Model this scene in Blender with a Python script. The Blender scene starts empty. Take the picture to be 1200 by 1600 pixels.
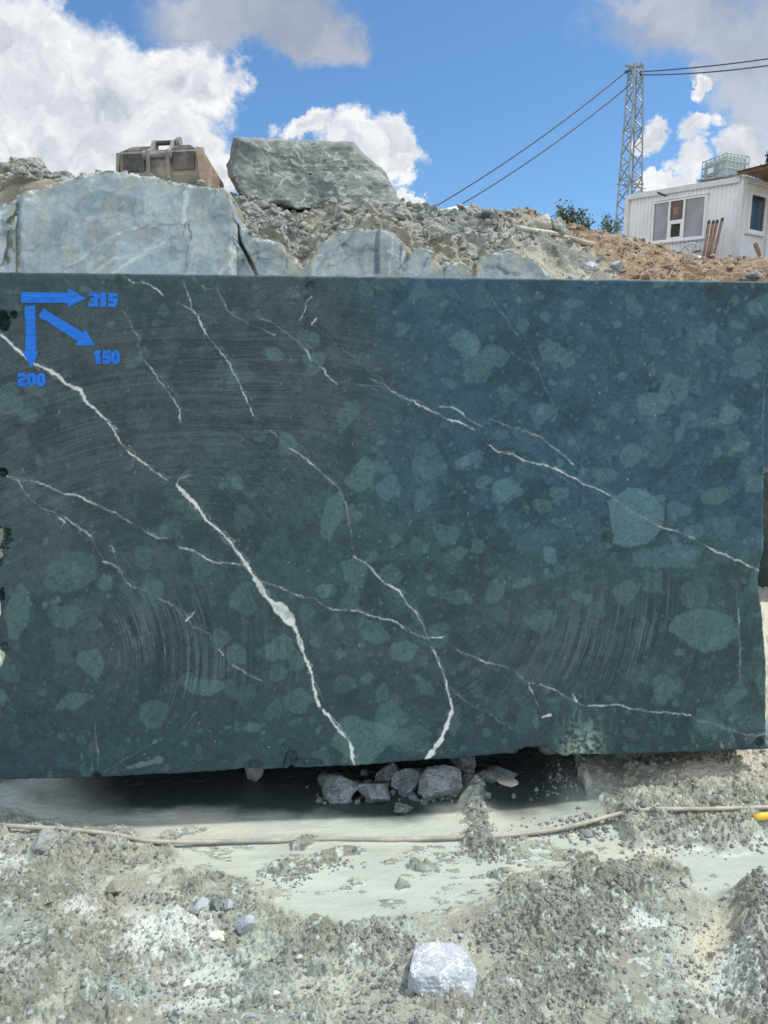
import bpy, bmesh, math, random
import numpy as np
from mathutils import Vector, Matrix, Quaternion

# ------------------------------------------------------------------ camera, world, sun, exposure
SC = bpy.context.scene
COL = SC.collection
EYE, PITCH, FPX = 1.65, math.radians(9.0), 1156.0
CS, SN = math.cos(PITCH), math.sin(PITCH)
cam_d = bpy.data.cameras.new('camera'); cam_o = bpy.data.objects.new('camera', cam_d); COL.objects.link(cam_o)
cam_d.sensor_fit = 'VERTICAL'; cam_d.sensor_height = 36.0; cam_d.lens = 36.0 * FPX / 1600.0
cam_d.clip_start = 0.05; cam_d.clip_end = 3000.0
cam_o.location = (0, 0, EYE); cam_o.rotation_euler = (math.pi / 2 - PITCH, 0, 0)
SC.camera = cam_o
SUN_EL, SUN_AZ = math.radians(63.0), math.radians(80.0)      # azimuth from +Y towards +X
SUN_STRENGTH, SKY_STRENGTH, EXPOSURE = 2.7, 0.12, 0.42
SUNV = Vector((math.sin(SUN_AZ) * math.cos(SUN_EL), math.cos(SUN_AZ) * math.cos(SUN_EL), math.sin(SUN_EL)))
sun_d = bpy.data.lights.new('sun', 'SUN'); sun_d.energy = SUN_STRENGTH; sun_d.angle = math.radians(0.6); sun_d.color = (1.0, 0.96, 0.89)
sun_o = bpy.data.objects.new('sun', sun_d); COL.objects.link(sun_o)
sun_o.rotation_euler = SUNV.to_track_quat('Z', 'Y').to_euler(); sun_o.location = (0, 0, 40)
SC.view_settings.view_transform = 'Standard'; SC.view_settings.look = 'None'
SC.view_settings.exposure = EXPOSURE; SC.view_settings.gamma = 1.0; SC.view_settings.use_curve_mapping = False

def slope(py):            # rise per metre of Y of a direction that shows at image row py (1600-row photo)
    t = (800.0 - py) / FPX
    return (CS * t - SN) / (CS + SN * t)
def zat(py, Y): return EYE + Y * slope(py)
def xat(px, py, Y):       # X of the ray through (px,py) at distance Y
    t = (800.0 - py) / FPX
    return (px - 600.0) / FPX * Y / (CS + SN * t)
def bp(px, py, Y): return Vector((xat(px, py, Y), Y, zat(py, Y)))
def project(X, Y, Z):
    z = Z - EYE; d = Y * CS - z * SN
    return 600 + FPX * X / d, 800 - FPX * (Y * SN + z * CS) / d

class NT:
    def __init__(s, tree): s.t = tree; s.n = tree.nodes; s.l = tree.links
    def node(s, kind, **kw):
        n = s.n.new(kind)
        for k, v in kw.items():
            if k.startswith('i_'): n.inputs[k[2:].replace('_', ' ')].default_value = v
            else: setattr(n, k, v)
        return n
    def put(s, sock, v):
        if isinstance(v, bpy.types.NodeSocket): s.l.new(v, sock)
        elif v is not None: sock.default_value = v
    def math(s, op, a, b=None, c=None, clamp=False):
        n = s.n.new('ShaderNodeMath'); n.operation = op; n.use_clamp = clamp
        for i, v in enumerate((a, b, c)):
            if v is not None: s.put(n.inputs[i], v)
        return n.outputs[0]
    def vmath(s, op, a, b=None, out=0):
        n = s.n.new('ShaderNodeVectorMath'); n.operation = op
        s.put(n.inputs[0], a)
        if b is not None: s.put(n.inputs[1], b)
        return n.outputs['Value'] if op in ('LENGTH', 'DOT_PRODUCT') else n.outputs[0]
    def noise(s, vec, scale, detail=4.0, rough=0.55, color=False, dist=0.0):
        n = s.node('ShaderNodeTexNoise'); n.inputs['Scale'].default_value = scale; n.inputs['Detail'].default_value = detail
        n.inputs['Roughness'].default_value = rough; n.inputs['Distortion'].default_value = dist
        if vec is not None: s.l.new(vec, n.inputs['Vector'])
        return n.outputs['Color'] if color else n.outputs['Fac']
    def ramp(s, fac, stops):
        n = s.n.new('ShaderNodeValToRGB'); s.put(n.inputs[0], fac); e = n.color_ramp.elements
        while len(e) < len(stops): e.new(0.5)
        for k, (p, c) in enumerate(stops):
            e[k].position = p; e[k].color = (c, c, c, 1) if isinstance(c, (int, float)) else (*c, 1)
        return n.outputs[0]
    def mix(s, fac, a, b, mode='MIX'):
        n = s.n.new('ShaderNodeMix'); n.data_type = 'RGBA'; n.blend_type = mode
        s.put(n.inputs[0], fac)
        for sock, v in ((n.inputs[6], a), (n.inputs[7], b)):
            if isinstance(v, (tuple, list)): v = (*v[:3], 1)
            s.put(sock, v)
        return n.outputs[2]
    def smooth(s, v, lo, hi):
        n = s.n.new('ShaderNodeMapRange'); n.interpolation_type = 'SMOOTHSTEP'; s.put(n.inputs[0], v)
        n.inputs[1].default_value = lo; n.inputs[2].default_value = hi
        return n.outputs[0]

world = bpy.data.worlds.new('World'); SC.world = world; world.use_nodes = True
def build_world():
    w = NT(world.node_tree); w.n.clear()
    out = w.node('ShaderNodeOutputWorld'); bg = w.node('ShaderNodeBackground'); bg.inputs['Strength'].default_value = SKY_STRENGTH
    w.l.new(bg.outputs[0], out.inputs[0])
    sky = w.node('ShaderNodeTexSky'); sky.sky_type = 'NISHITA'; sky.sun_disc = False
    sky.sun_elevation = SUN_EL; sky.sun_rotation = SUN_AZ; sky.air_density = 1.0; sky.dust_density = 0.55; sky.ozone_density = 2.2; sky.altitude = 300
    d = w.node('ShaderNodeTexCoord').outputs['Generated']
    sep = w.node('ShaderNodeSeparateXYZ'); w.l.new(d, sep.inputs[0])
    y = w.math('MAXIMUM', sep.outputs[1], 0.08)
    comb = w.node('ShaderNodeCombineXYZ')
    w.l.new(w.math('DIVIDE', sep.outputs[0], y), comb.inputs[0]); w.l.new(w.math('DIVIDE', sep.outputs[2], y), comb.inputs[1])
    p0 = comb.outputs[0]
    warp = w.vmath('SUBTRACT', w.noise(p0, 7.0, 7.0, 0.6, color=True), (0.5, 0.5, 0.5))
    warp = w.vmath('MULTIPLY', warp, (0.17, 0.17, 0.0))
    p = w.vmath('ADD', p0, warp)
    warp2 = w.vmath('MULTIPLY', w.vmath('SUBTRACT', w.noise(p0, 26.0, 6.0, 0.62, color=True), (0.5, 0.5, 0.5)), (0.04, 0.04, 0))
    p = w.vmath('ADD', p, warp2)
    def field(blobs):
        acc = None
        for (cx, cy, rx, ry) in blobs:
            u0, v0 = xat(cx, cy, 1.0), slope(cy); k = 1.0 / FPX * 1.02
            q = w.vmath('MULTIPLY', w.vmath('SUBTRACT', p, (u0, v0, 0)), (1 / (rx * k), 1 / (ry * k), 0))
            f = w.math('SUBTRACT', 1.0, w.vmath('LENGTH', q))
            acc = f if acc is None else w.math('SMOOTH_MAX', acc, f, 0.18)
        return acc
    white = field([(40, 110, 115, 110), (150, 130, 130, 95), (255, 110, 115, 70), (335, 130, 62, 62), (110, 235, 200, 75), (270, 215, 80, 55), (345, 265, 55, 55),
                   (480, 205, 45, 22), (560, 235, 85, 38), (610, 225, 45, 32), (615, 265, 25, 40), (640, 312, 20, 12),
                   (1008, 218, 24, 26), (1088, 218, 40, 20), (1078, 262, 36, 26), (1040, 292, 44, 14), (1095, 145, 16, 22), (1165, 260, 45, 40), (705, 345, 60, 10)])
    grey = field([(370, 10, 150, 55), (470, 25, 100, 52), (520, 40, 50, 34), (1060, 20, 135, 75), (1150, 50, 140, 62), (990, 10, 60, 30), (1170, 130, 75, 70), (1185, 190, 70, 75), (1110, 120, 38, 28)])
    front = w.smooth(sep.outputs[1], 0.10, 0.22)
    fray = w.math('MULTIPLY', w.math('SUBTRACT', w.noise(p0, 38.0, 8.0, 0.68), 0.5), 0.55)
    aw = w.math('MULTIPLY', w.smooth(w.math('ADD', white, fray), -0.06, 0.36), front)
    ag = w.math('MULTIPLY', w.smooth(w.math('ADD', grey, w.math('MULTIPLY', fray, 0.8)), -0.10, 0.60), front)
    # billow shading of the sunlit clouds: brighter towards their edges and tops, greyer in the thick middle
    puff = w.noise(p, 11.0, 8.0, 0.6); puff2 = w.noise(w.vmath('ADD', p, (-0.012, -0.022, 0)), 11.0, 8.0, 0.6)
    rel = w.math('MULTIPLY', w.math('SUBTRACT', puff, puff2), 1.1)
    core = w.math('MULTIPLY', w.smooth(w.math('ADD', white, w.math('MULTIPLY', w.math('SUBTRACT', w.noise(p0, 5.0, 5.0), 0.5), 0.9)), 0.15, 0.95), 0.14)
    lum = w.math('SUBTRACT', w.math('ADD', 0.93, rel), core)
    lr = w.math('DIVIDE', w.math('SUBTRACT', lum, 0.60), 0.42, clamp=True)
    wc = w.mix(lr, (0.50, 0.55, 0.64), (1.0, 1.0, 1.0))
    gc = w.mix(w.smooth(w.noise(p, 4.5, 6.0), 0.35, 0.68), (0.37, 0.405, 0.485), (0.60, 0.635, 0.70))
    K = 1.0 / (SKY_STRENGTH * 2 ** EXPOSURE)
    def up(c): return w.vmath('MULTIPLY', c, (K, K, K))
    # unseen clouds added behind and beside the camera, brightened to fill the shade
    gn = w.noise(d, 2.6, 7.0, 0.58)
    back = w.math('MULTIPLY', w.smooth(gn, 0.42, 0.56), w.math('SUBTRACT', 1.0, front))
    back = w.math('MULTIPLY', back, w.smooth(sep.outputs[2], -0.02, 0.12))
    base = w.vmath('MULTIPLY', sky.outputs[0], w.mix(front, (1.0, 1.0, 1.05), (0.60, 0.83, 0.97)))
    c = w.mix(back, base, (1.45 * K, 1.46 * K, 1.50 * K))
    c = w.mix(w.math('MULTIPLY', ag, 0.9), c, up(gc))
    c = w.mix(w.math('MULTIPLY', aw, 0.97), c, up(wc))
    w.l.new(c, bg.inputs['Color'])
build_world()

# ------------------------------------------------------------------ numpy noise
def hash2(ix, iy, seed):
    h = (ix.astype(np.int64) * 374761393 + iy.astype(np.int64) * 668265263 + seed * 974634777) & 0xFFFFFFFF
    h = ((h ^ (h >> 13)) * 1274126177) & 0xFFFFFFFF
    h = ((h ^ (h >> 16)) * 2246822519) & 0xFFFFFFFF
    return ((h ^ (h >> 15)) & 0xFFFFFF).astype(np.float64) / 0xFFFFFF
def vnoise(x, y, seed=0):
    ix, iy = np.floor(x), np.floor(y); fx, fy = x - ix, y - iy
    fx = fx * fx * fx * (fx * (fx * 6 - 15) + 10); fy = fy * fy * fy * (fy * (fy * 6 - 15) + 10)
    a, b = hash2(ix, iy, seed), hash2(ix + 1, iy, seed); c, d = hash2(ix, iy + 1, seed), hash2(ix + 1, iy + 1, seed)
    return (a + (b - a) * fx) * (1 - fy) + (c + (d - c) * fx) * fy
def fbm(x, y, octv=5, seed=0, gain=0.5):
    s = 0; a = 1; n = 0
    for k in range(octv):
        cx, sx = math.cos(0.6 * k), math.sin(0.6 * k)
        s = s + a * vnoise((x * cx - y * sx) * 2.03 ** k + 17.3 * k, (x * sx + y * cx) * 2.03 ** k - 9.1 * k, seed + k); n += a; a *= gain
    return s / n
def ridge(x, y, octv=4, seed=0, gain=0.5):
    s = 0; a = 1; n = 0
    for k in range(octv):
        s = s + a * np.abs(2 * vnoise(x * 2.1 ** k + 5.7 * k, y * 2.1 ** k + 3.3 * k, seed + k) - 1); n += a; a *= gain
    return s / n                                         # small in the creases, large on the lumps
def worley(x, y, seed=0):
    ix, iy = np.floor(x), np.floor(y); best = np.full(np.shape(x), 9.0); idv = np.zeros(np.shape(x))
    for dx in (-1, 0, 1):
        for dy in (-1, 0, 1):
            cx, cy = ix + dx, iy + dy
            px, py = cx + hash2(cx, cy, seed), cy + hash2(cx, cy, seed + 7)
            d = (x - px) ** 2 + (y - py) ** 2; m = d < best
            best = np.where(m, d, best); idv = np.where(m, hash2(cx, cy, seed + 19), idv)
    return np.sqrt(best), idv
def sstep(a, b, x):
    t = np.clip((x - a) / (b - a), 0, 1); return t * t * (3 - 2 * t)
def lin(c):
    c = np.asarray(c, float) / 255.0
    return np.where(c <= 0.04045, c / 12.92, ((c + 0.055) / 1.055) ** 2.4)
def interp(x, pts): 
    a = np.array(pts, float); return np.interp(x, a[:, 0], a[:, 1])
def blob(px, py, cx, cy, rx, ry, rot=0):
    c, s = math.cos(math.radians(rot)), math.sin(math.radians(rot)); x, y = px - cx, py - cy
    return np.exp(-(((x * c + y * s) / rx) ** 2 + ((-x * s + y * c) / ry) ** 2))

# ------------------------------------------------------------------ mesh and object helpers
def link(o, parent=None):
    COL.objects.link(o)
    if parent is not None: o.parent = parent
    return o
def tag(o, label=None, cat=None, group=None, kind=None):
    if label: o['label'] = label
    if cat: o['category'] = cat
    if group: o['group'] = group
    if kind: o['kind'] = kind
    return o
def empty(name, loc, label, cat, group=None, rot=None):
    o = bpy.data.objects.new(name, None); o.empty_display_size = 0.1; o.location = loc
    if rot is not None: o.rotation_euler = rot
    link(o); return tag(o, label, cat, group)
def from_arrays(name, V, F, mat, parent=None, color=None, smooth=True, extra=None):
    me = bpy.data.meshes.new(name); V = np.asarray(V, np.float32); F = np.asarray(F, np.int32)
    me.vertices.add(len(V)); me.vertices.foreach_set('co', V.ravel())
    k = F.shape[1]
    me.loops.add(F.size); me.loops.foreach_set('vertex_index', F.ravel())
    me.polygons.add(len(F)); me.polygons.foreach_set('loop_start', np.arange(0, F.size, k, dtype=np.int32))
    me.polygons.foreach_set('use_smooth', np.full(len(F), smooth))
    me.update(calc_edges=True)
    if color is not None:
        at = me.color_attributes.new('Col', 'FLOAT_COLOR', 'POINT')
        c = np.ones((len(V), 4), np.float32); c[:, :3] = color; at.data.foreach_set('color', c.ravel())
    for nm, arr in (extra or {}).items():
        at = me.attributes.new(nm, 'FLOAT', 'POINT'); at.data.foreach_set('value', np.asarray(arr, np.float32).ravel())
    if mat: me.materials.append(mat)
    return link(bpy.data.objects.new(name, me), parent)
def grid_faces(R, C, off=0, flip=False):
    i = np.arange(R - 1)[:, None] * C + np.arange(C - 1)[None, :] + off
    f = np.stack([i, i + 1, i + C + 1, i + C], -1).reshape(-1, 4)
    return f[:, ::-1] if flip else f
class MB:
    def __init__(s): s.v = []; s.f = []
    def add(s, vs, fs):
        o = len(s.v); s.v += [tuple(v) for v in vs]; s.f += [tuple(i + o for i in f) for f in fs]; return s
    def box(s, c, size, rot=None):
        hx, hy, hz = [q / 2 for q in size]
        vs = [Vector((x * hx, y * hy, z * hz)) for x in (-1, 1) for y in (-1, 1) for z in (-1, 1)]
        if rot is not None: vs = [rot @ v for v in vs]
        vs = [v + Vector(c) for v in vs]
        return s.add(vs, [(0, 1, 3, 2), (4, 6, 7, 5), (0, 4, 5, 1), (2, 3, 7, 6), (0, 2, 6, 4), (1, 5, 7, 3)])
    def bar(s, a, b, w, h=None):
        a, b = Vector(a), Vector(b); d = b - a; q = d.to_track_quat('Z', 'Y').to_matrix()
        return s.box((a + b) / 2, (w, h or w, d.length), q)
    def tube(s, pts, r, n=8, caps=True):
        pts = [Vector(p) for p in pts]; rings = []; up = Vector((0.13, 0.21, 0.97))
        rr = r if isinstance(r, (list, tuple)) else [r] * len(pts); o = len(s.v)
        for i, p in enumerate(pts):
            t = (pts[min(i + 1, len(pts) - 1)] - pts[max(i - 1, 0)]).normalized()
            x = t.cross(up)
            if x.length < 1e-3: x = t.cross(Vector((1, 0, 0)))
            x.normalize(); y = t.cross(x)
            s.v += [tuple(p + (x * math.cos(2 * math.pi * k / n) + y * math.sin(2 * math.pi * k / n)) * rr[i]) for k in range(n)]
        for i in range(len(pts) - 1):
            for k in range(n):
                a, b = o + i * n + k, o + i * n + (k + 1) % n; s.f.append((a, b, b + n, a + n))
        if caps: s.f.append(tuple(o + k for k in range(n))[::-1]); s.f.append(tuple(o + (len(pts) - 1) * n + k for k in range(n)))
        return s
    def prism(s, outline, t):      # outline: list of Vectors (planar), t: thickness vector
        n = len(outline); a = [Vector(p) for p in outline]; b = [p + Vector(t) for p in a]
        return s.add(a + b, [tuple(range(n))[::-1], tuple(range(n, 2 * n))] + [(i, (i + 1) % n, (i + 1) % n + n, i + n) for i in range(n)])
    def build(s, name, mat, parent=None, smooth=False, bevel=0.0):
        me = bpy.data.meshes.new(name); me.from_pydata(s.v, [], s.f); me.update()
        bm = bmesh.new(); bm.from_mesh(me); bmesh.ops.recalc_face_normals(bm, faces=bm.faces)
        if bevel: bmesh.ops.bevel(bm, geom=list(bm.edges), offset=bevel, segments=2, affect='EDGES', profile=0.6)
        bm.to_mesh(me); bm.free()
        if smooth: me.polygons.foreach_set('use_smooth', np.ones(len(me.polygons), bool))
        if mat: me.materials.append(mat)
        return link(bpy.data.objects.new(name, me), parent)

# ------------------------------------------------------------------ materials
def mat_new(name):
    m = bpy.data.materials.new(name); m.use_nodes = True; t = NT(m.node_tree)
    b = t.n['Principled BSDF']; return m, t, b
def simple(name, col, rough=0.6, metal=0.0, var=0.15, scale=20.0, bump=0.0, bscale=60.0, dirt=None, coat=0.0):
    m, t, b = mat_new(name); co = t.node('ShaderNodeTexCoord').outputs['Object']
    n = t.noise(co, scale, 6.0, 0.6)
    c0 = tuple(max(0, q * (1 - var)) for q in col); c1 = tuple(min(1, q * (1 + var)) for q in col)
    c = t.mix(t.smooth(n, 0.3, 0.7), c0, c1)
    if dirt: c = t.mix(t.math('MULTIPLY', t.smooth(t.noise(co, scale * 0.37, 8.0, 0.65), 0.46, 0.66), 0.85), c, dirt)
    t.put(b.inputs['Base Color'], c); b.inputs['Roughness'].default_value = rough; b.inputs['Metallic'].default_value = metal
    if bump:
        bn = t.node('ShaderNodeBump'); bn.inputs['Strength'].default_value = bump; bn.inputs['Distance'].default_value = 0.01
        t.l.new(t.noise(co, bscale, 6.0, 0.6), bn.inputs['Height']); t.l.new(bn.outputs[0], b.inputs['Normal'])
    return m
def rock_mat(name, ca, cb, cc, scale=3.0, bump=0.6, rough=0.8, dist=0.02, vein=None):
    m, t, b = mat_new(name); co = t.node('ShaderNodeTexCoord').outputs['Object']
    n1 = t.noise(co, scale, 8.0, 0.62, dist=0.6); n2 = t.noise(co, scale * 6, 6.0, 0.65)
    c = t.mix(t.smooth(n1, 0.36, 0.62), ca, cb); c = t.mix(t.smooth(n2, 0.52, 0.72), c, cc)
    if vein:
        v = t.math('ABSOLUTE', t.math('SUBTRACT', t.noise(co, scale * 0.8, 5.0, 0.6, dist=1.2), 0.5))
        c = t.mix(t.math('SUBTRACT', 1.0, t.smooth(v, 0.004, 0.022)), c, vein)
    t.put(b.inputs['Base Color'], c); b.inputs['Roughness'].default_value = rough
    bn = t.node('ShaderNodeBump'); bn.inputs['Strength'].default_value = bump; bn.inputs['Distance'].default_value = dist
    t.l.new(t.math('ADD', t.noise(co, scale * 5, 8.0, 0.7), t.math('MULTIPLY', t.noise(co, scale * 30, 4.0, 0.6), 0.35)), bn.inputs['Height']); t.l.new(bn.outputs[0], b.inputs['Normal'])
    return m
def attr_mat(name, gain, bump, dist, bscale, rough=0.8, grain=0.25, gscale=120.0, rough_attr=None, spec=0.5):
    m, t, b = mat_new(name); co = t.node('ShaderNodeTexCoord').outputs['Object']
    a = t.node('ShaderNodeAttribute', attribute_name='Col').outputs['Color']
    g = t.math('ADD', 1.0 - grain, t.math('MULTIPLY', t.noise(co, gscale, 5.0, 0.7), 2 * grain))
    g = t.math('MULTIPLY', g, gain)
    cg = t.node('ShaderNodeCombineXYZ')
    for i in range(3): t.l.new(g, cg.inputs[i])
    t.put(b.inputs['Base Color'], t.vmath('MULTIPLY', a, cg.outputs[0]))
    b.inputs['Specular IOR Level'].default_value = spec
    if rough_attr:
        w = t.node('ShaderNodeAttribute', attribute_name=rough_attr).outputs['Fac']
        t.put(b.inputs['Roughness'], t.math('ADD', t.math('MULTIPLY', w, 0.62), t.math('ADD', 0.16, t.math('MULTIPLY', t.noise(co, 30.0, 4.0), 0.24)), clamp=True))
    else: b.inputs['Roughness'].default_value = rough
    if bump:
        bn = t.node('ShaderNodeBump'); bn.inputs['Strength'].default_value = bump; bn.inputs['Distance'].default_value = dist
        h = t.math('ADD', t.noise(co, bscale, 8.0, 0.7), t.math('MULTIPLY', t.noise(co, bscale * 7, 4.0, 0.6), 0.3))
        if rough_attr: h = t.math('MULTIPLY', h, t.math('ADD', 0.06, w))
        t.l.new(h, bn.inputs['Height']); t.l.new(bn.outputs[0], b.inputs['Normal'])
    return m

M = {}
M['mud'] = attr_mat('mud_surface', 1.0, 0.9, 0.012, 55.0, grain=0.20, gscale=140.0, rough_attr='dry')
M['rubble'] = attr_mat('rubble_surface', 1.0, 1.0, 0.05, 9.0, rough=0.9, grain=0.30, gscale=26.0)
M['cut'] = attr_mat('sawn_pale_rock', 1.0, 0.45, 0.008, 14.0, rough=0.75, grain=0.24, gscale=22.0)
M['block'] = attr_mat('sawn_green_stone', 1.0, 0.25, 0.003, 120.0, rough=0.62, grain=0.16, gscale=330.0, spec=0.35)
M['boulder'] = rock_mat('weathered_grey_green_rock', (0.12, 0.145, 0.132), (0.22, 0.25, 0.23), (0.44, 0.47, 0.42), 2.2, 0.8, 0.9, 0.022, vein=(0.38, 0.41, 0.38))
M['rubble_rock'] = rock_mat('broken_green_rock', (0.26, 0.29, 0.27), (0.36, 0.38, 0.34), (0.46, 0.47, 0.43), 5.0, 0.8, 0.9, 0.03)
M['earth_rock'] = rock_mat('brown_earth_stone', (0.24, 0.185, 0.125), (0.37, 0.30, 0.22), (0.50, 0.46, 0.39), 5.0, 0.8, 0.9, 0.03)
M['white_rock'] = rock_mat('pale_blue_white_stone', (0.30, 0.35, 0.39), (0.50, 0.54, 0.56), (0.74, 0.76, 0.76), 9.0, 0.8, 0.75, 0.010)
M['bench_rock'] = rock_mat('dark_crushed_stone', (0.11, 0.135, 0.145), (0.27, 0.31, 0.32), (0.60, 0.64, 0.64), 17.0, 1.0, 0.8, 0.012)
M['brown_rock'] = rock_mat('brown_grey_stone', (0.24, 0.23, 0.19), (0.34, 0.33, 0.28), (0.44, 0.43, 0.38), 12.0, 0.8, 0.85, 0.01)
M['clod'] = rock_mat('grey_mud_clod', (0.25, 0.275, 0.245), (0.34, 0.365, 0.33), (0.42, 0.45, 0.41), 25.0, 0.9, 0.85, 0.006)
def wall_mat():
    m, t, b = mat_new('white_painted_sheet_metal'); co = t.node('ShaderNodeTexCoord').outputs['Object']
    st = t.noise(t.vmath('MULTIPLY', co, (9.0, 9.0, .7)), 1.0, 6.0, 0.65); bl = t.noise(co, 2.2, 7.0, 0.65)
    c = t.mix(t.math('MULTIPLY', t.smooth(st, 0.50, 0.70), .55), (0.85, 0.88, 0.89), (0.62, 0.62, 0.58)); c = t.mix(t.math('MULTIPLY', t.smooth(bl, 0.56, 0.72), .5), c, (0.58, 0.55, 0.48))
    sp = t.node('ShaderNodeSeparateXYZ'); t.l.new(co, sp.inputs[0]); low = t.math('SUBTRACT', 1.0, t.smooth(t.math('ADD', sp.outputs[2], t.math('MULTIPLY', bl, .5)), .25, .75))
    c = t.mix(t.math('MULTIPLY', low, .55), c, (0.56, 0.50, 0.41)); t.put(b.inputs['Base Color'], c); b.inputs['Roughness'].default_value = .5; return m
M['white_wall'] = wall_mat()
def paint_mat():
    m, t, b = mat_new('blue_spray_paint'); co = t.node('ShaderNodeTexCoord').outputs['Object']
    st = t.vmath('MULTIPLY', co, (14.0, 1.0, 160.0)); n1 = t.noise(st, 1.0, 5.0, 0.65); n2 = t.noise(co, 120.0, 4.0, 0.7)
    c = t.mix(t.smooth(n1, 0.3, 0.7), (0.003, 0.135, 0.60), (0.008, 0.235, 0.95))
    c = t.mix(t.math('MULTIPLY', t.smooth(n2, 0.60, 0.74), 0.7), c, (0.02, 0.09, 0.24))
    t.put(b.inputs['Base Color'], c); b.inputs['Roughness'].default_value = 0.6; return m
M['paint'] = paint_mat()
M['bucket'] = simple('worn_rusty_steel', (0.26, 0.25, 0.235), 0.8, 0.15, 0.35, 6.0, 0.5, 40.0, dirt=(0.40, 0.34, 0.26))
M['bucket_dark'] = simple('dark_worn_steel', (0.09, 0.09, 0.085), 0.7, 0.3, 0.3, 8.0, 0.3, 40.0, dirt=(0.25, 0.22, 0.18))
M['bucket_rust'] = simple('rust_brown_steel', (0.37, 0.30, 0.23), 0.8, 0.1, 0.3, 6.0, 0.4, 40.0, dirt=(0.24, 0.17, 0.12))
M['white_wall'] = simple('white_painted_sheet_metal', (0.84, 0.87, 0.88), 0.5, 0.0, 0.05, 3.0, dirt=(0.77, 0.78, 0.77))
M['trim'] = simple('grey_white_trim', (0.68, 0.71, 0.71), 0.5, 0.0, 0.08, 4.0)
M['frame'] = simple('white_plastic_frame', (0.82, 0.83, 0.83), 0.4, 0.0, 0.04, 6.0)
M['interior'] = simple('brown_interior_seen', (0.10, 0.065, 0.05), 0.15, 0.0, 0.5, 5.0)
M['galv'] = simple('galvanised_steel', (0.33, 0.36, 0.36), 0.55, 0.5, 0.2, 8.0, dirt=(0.24, 0.25, 0.24))
M['cage'] = simple('cage_steel', (0.40, 0.44, 0.43), 0.5, 0.4, 0.15, 8.0)
M['cable'] = simple('black_cable', (0.09, 0.105, 0.125), 0.6, 0.0, 0.2, 8.0)
M['hose'] = simple('muddy_hose', (0.42, 0.40, 0.33), 0.6, 0.0, 0.15, 18.0, 0.3, 90.0, dirt=(0.27, 0.27, 0.24))
M['wood'] = simple('weathered_brown_pole', (0.26, 0.155, 0.105), 0.8, 0.0, 0.3, 14.0, 0.3, 60.0, dirt=(0.38, 0.29, 0.22))
M['darkrust'] = simple('dark_rust', (0.07, 0.045, 0.035), 0.8, 0.0, 0.3, 14.0)
M['pipe'] = simple('pale_plastic_pipe', (0.66, 0.65, 0.58), 0.5, 0.0, 0.1, 10.0, dirt=(0.50, 0.46, 0.38))
M['cream'] = rock_mat('cream_stone', (0.42, 0.38, 0.31), (0.55, 0.51, 0.43), (0.66, 0.63, 0.56), 6.0, 0.6, 0.8, 0.02)
M['plank'] = simple('dull_pale_pipe', (0.50, 0.47, 0.40), 0.7, 0.0, 0.15, 10.0, dirt=(0.38, 0.33, 0.26))
M['sheet'] = simple('white_sheet', (0.78, 0.80, 0.80), 0.5, 0.0, 0.05, 3.0)
M['roofu'] = simple('rusty_roof_sheet', (0.20, 0.165, 0.13), 0.8, 0.0, 0.4, 5.0, dirt=(0.40, 0.37, 0.32))
M['yellow'] = simple('yellow_plastic', (0.70, 0.45, 0.05), 0.45, 0.0, 0.2, 20.0)
M['bark'] = simple('bark', (0.12, 0.09, 0.06), 0.9, 0.0, 0.3, 20.0)
M['leaf'] = simple('green_leaves', (0.12, 0.165, 0.075), 0.6, 0.0, 0.45, 3.0)
M['leaf2'] = simple('dull_green_needles', (0.085, 0.12, 0.06), 0.65, 0.0, 0.45, 3.0)
M['clod_dark'] = rock_mat('dark_wet_clod', (0.22, 0.235, 0.21), (0.33, 0.35, 0.315), (0.44, 0.465, 0.425), 30.0, 1.0, 0.85, 0.008)
M['hero'] = rock_mat('freshly_broken_pale_stone', (0.34, 0.39, 0.43), (0.50, 0.54, 0.57), (0.66, 0.69, 0.70), 13.0, 0.9, 0.75, 0.006, vein=(0.72, 0.74, 0.74))
M['support'] = rock_mat('pale_cement_stone', (0.30, 0.34, 0.33), (0.42, 0.46, 0.45), (0.20, 0.22, 0.22), 20.0, 0.9, 0.85, 0.01)
def glass_mat(name, col, rough=0.04):
    m, t, b = mat_new(name); co = t.node('ShaderNodeTexCoord').outputs['Object']
    t.put(b.inputs['Base Color'], t.mix(t.smooth(t.noise(co, 1.7, 4.0), 0.35, 0.65), tuple(q * 0.8 for q in col), tuple(q * 1.2 for q in col)))
    b.inputs['Roughness'].default_value = rough; b.inputs['IOR'].default_value = 1.6; b.inputs['Specular IOR Level'].default_value = 0.8
    return m
M['glass'] = glass_mat('grey_lilac_window_glass', (0.20, 0.20, 0.23)); M['glass_dark'] = glass_mat('dark_window_glass', (0.03, 0.036, 0.034), 0.10); M['glass_dark'].node_tree.nodes['Principled BSDF'].inputs['Specular IOR Level'].default_value = 0.12  # grey lilac base colour for the pale panes, near black for the dark ones
m, t, b = mat_new('translucent_tank_plastic')
b.inputs['Base Color'].default_value = (0.70, 0.80, 0.70, 1); b.inputs['Roughness'].default_value = 0.45
b.inputs['Transmission Weight'].default_value = 0.55; b.inputs['IOR'].default_value = 1.1; M['tank'] = m
M['label_grey'] = simple('grey_plate', (0.30, 0.32, 0.34), 0.5)

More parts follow.
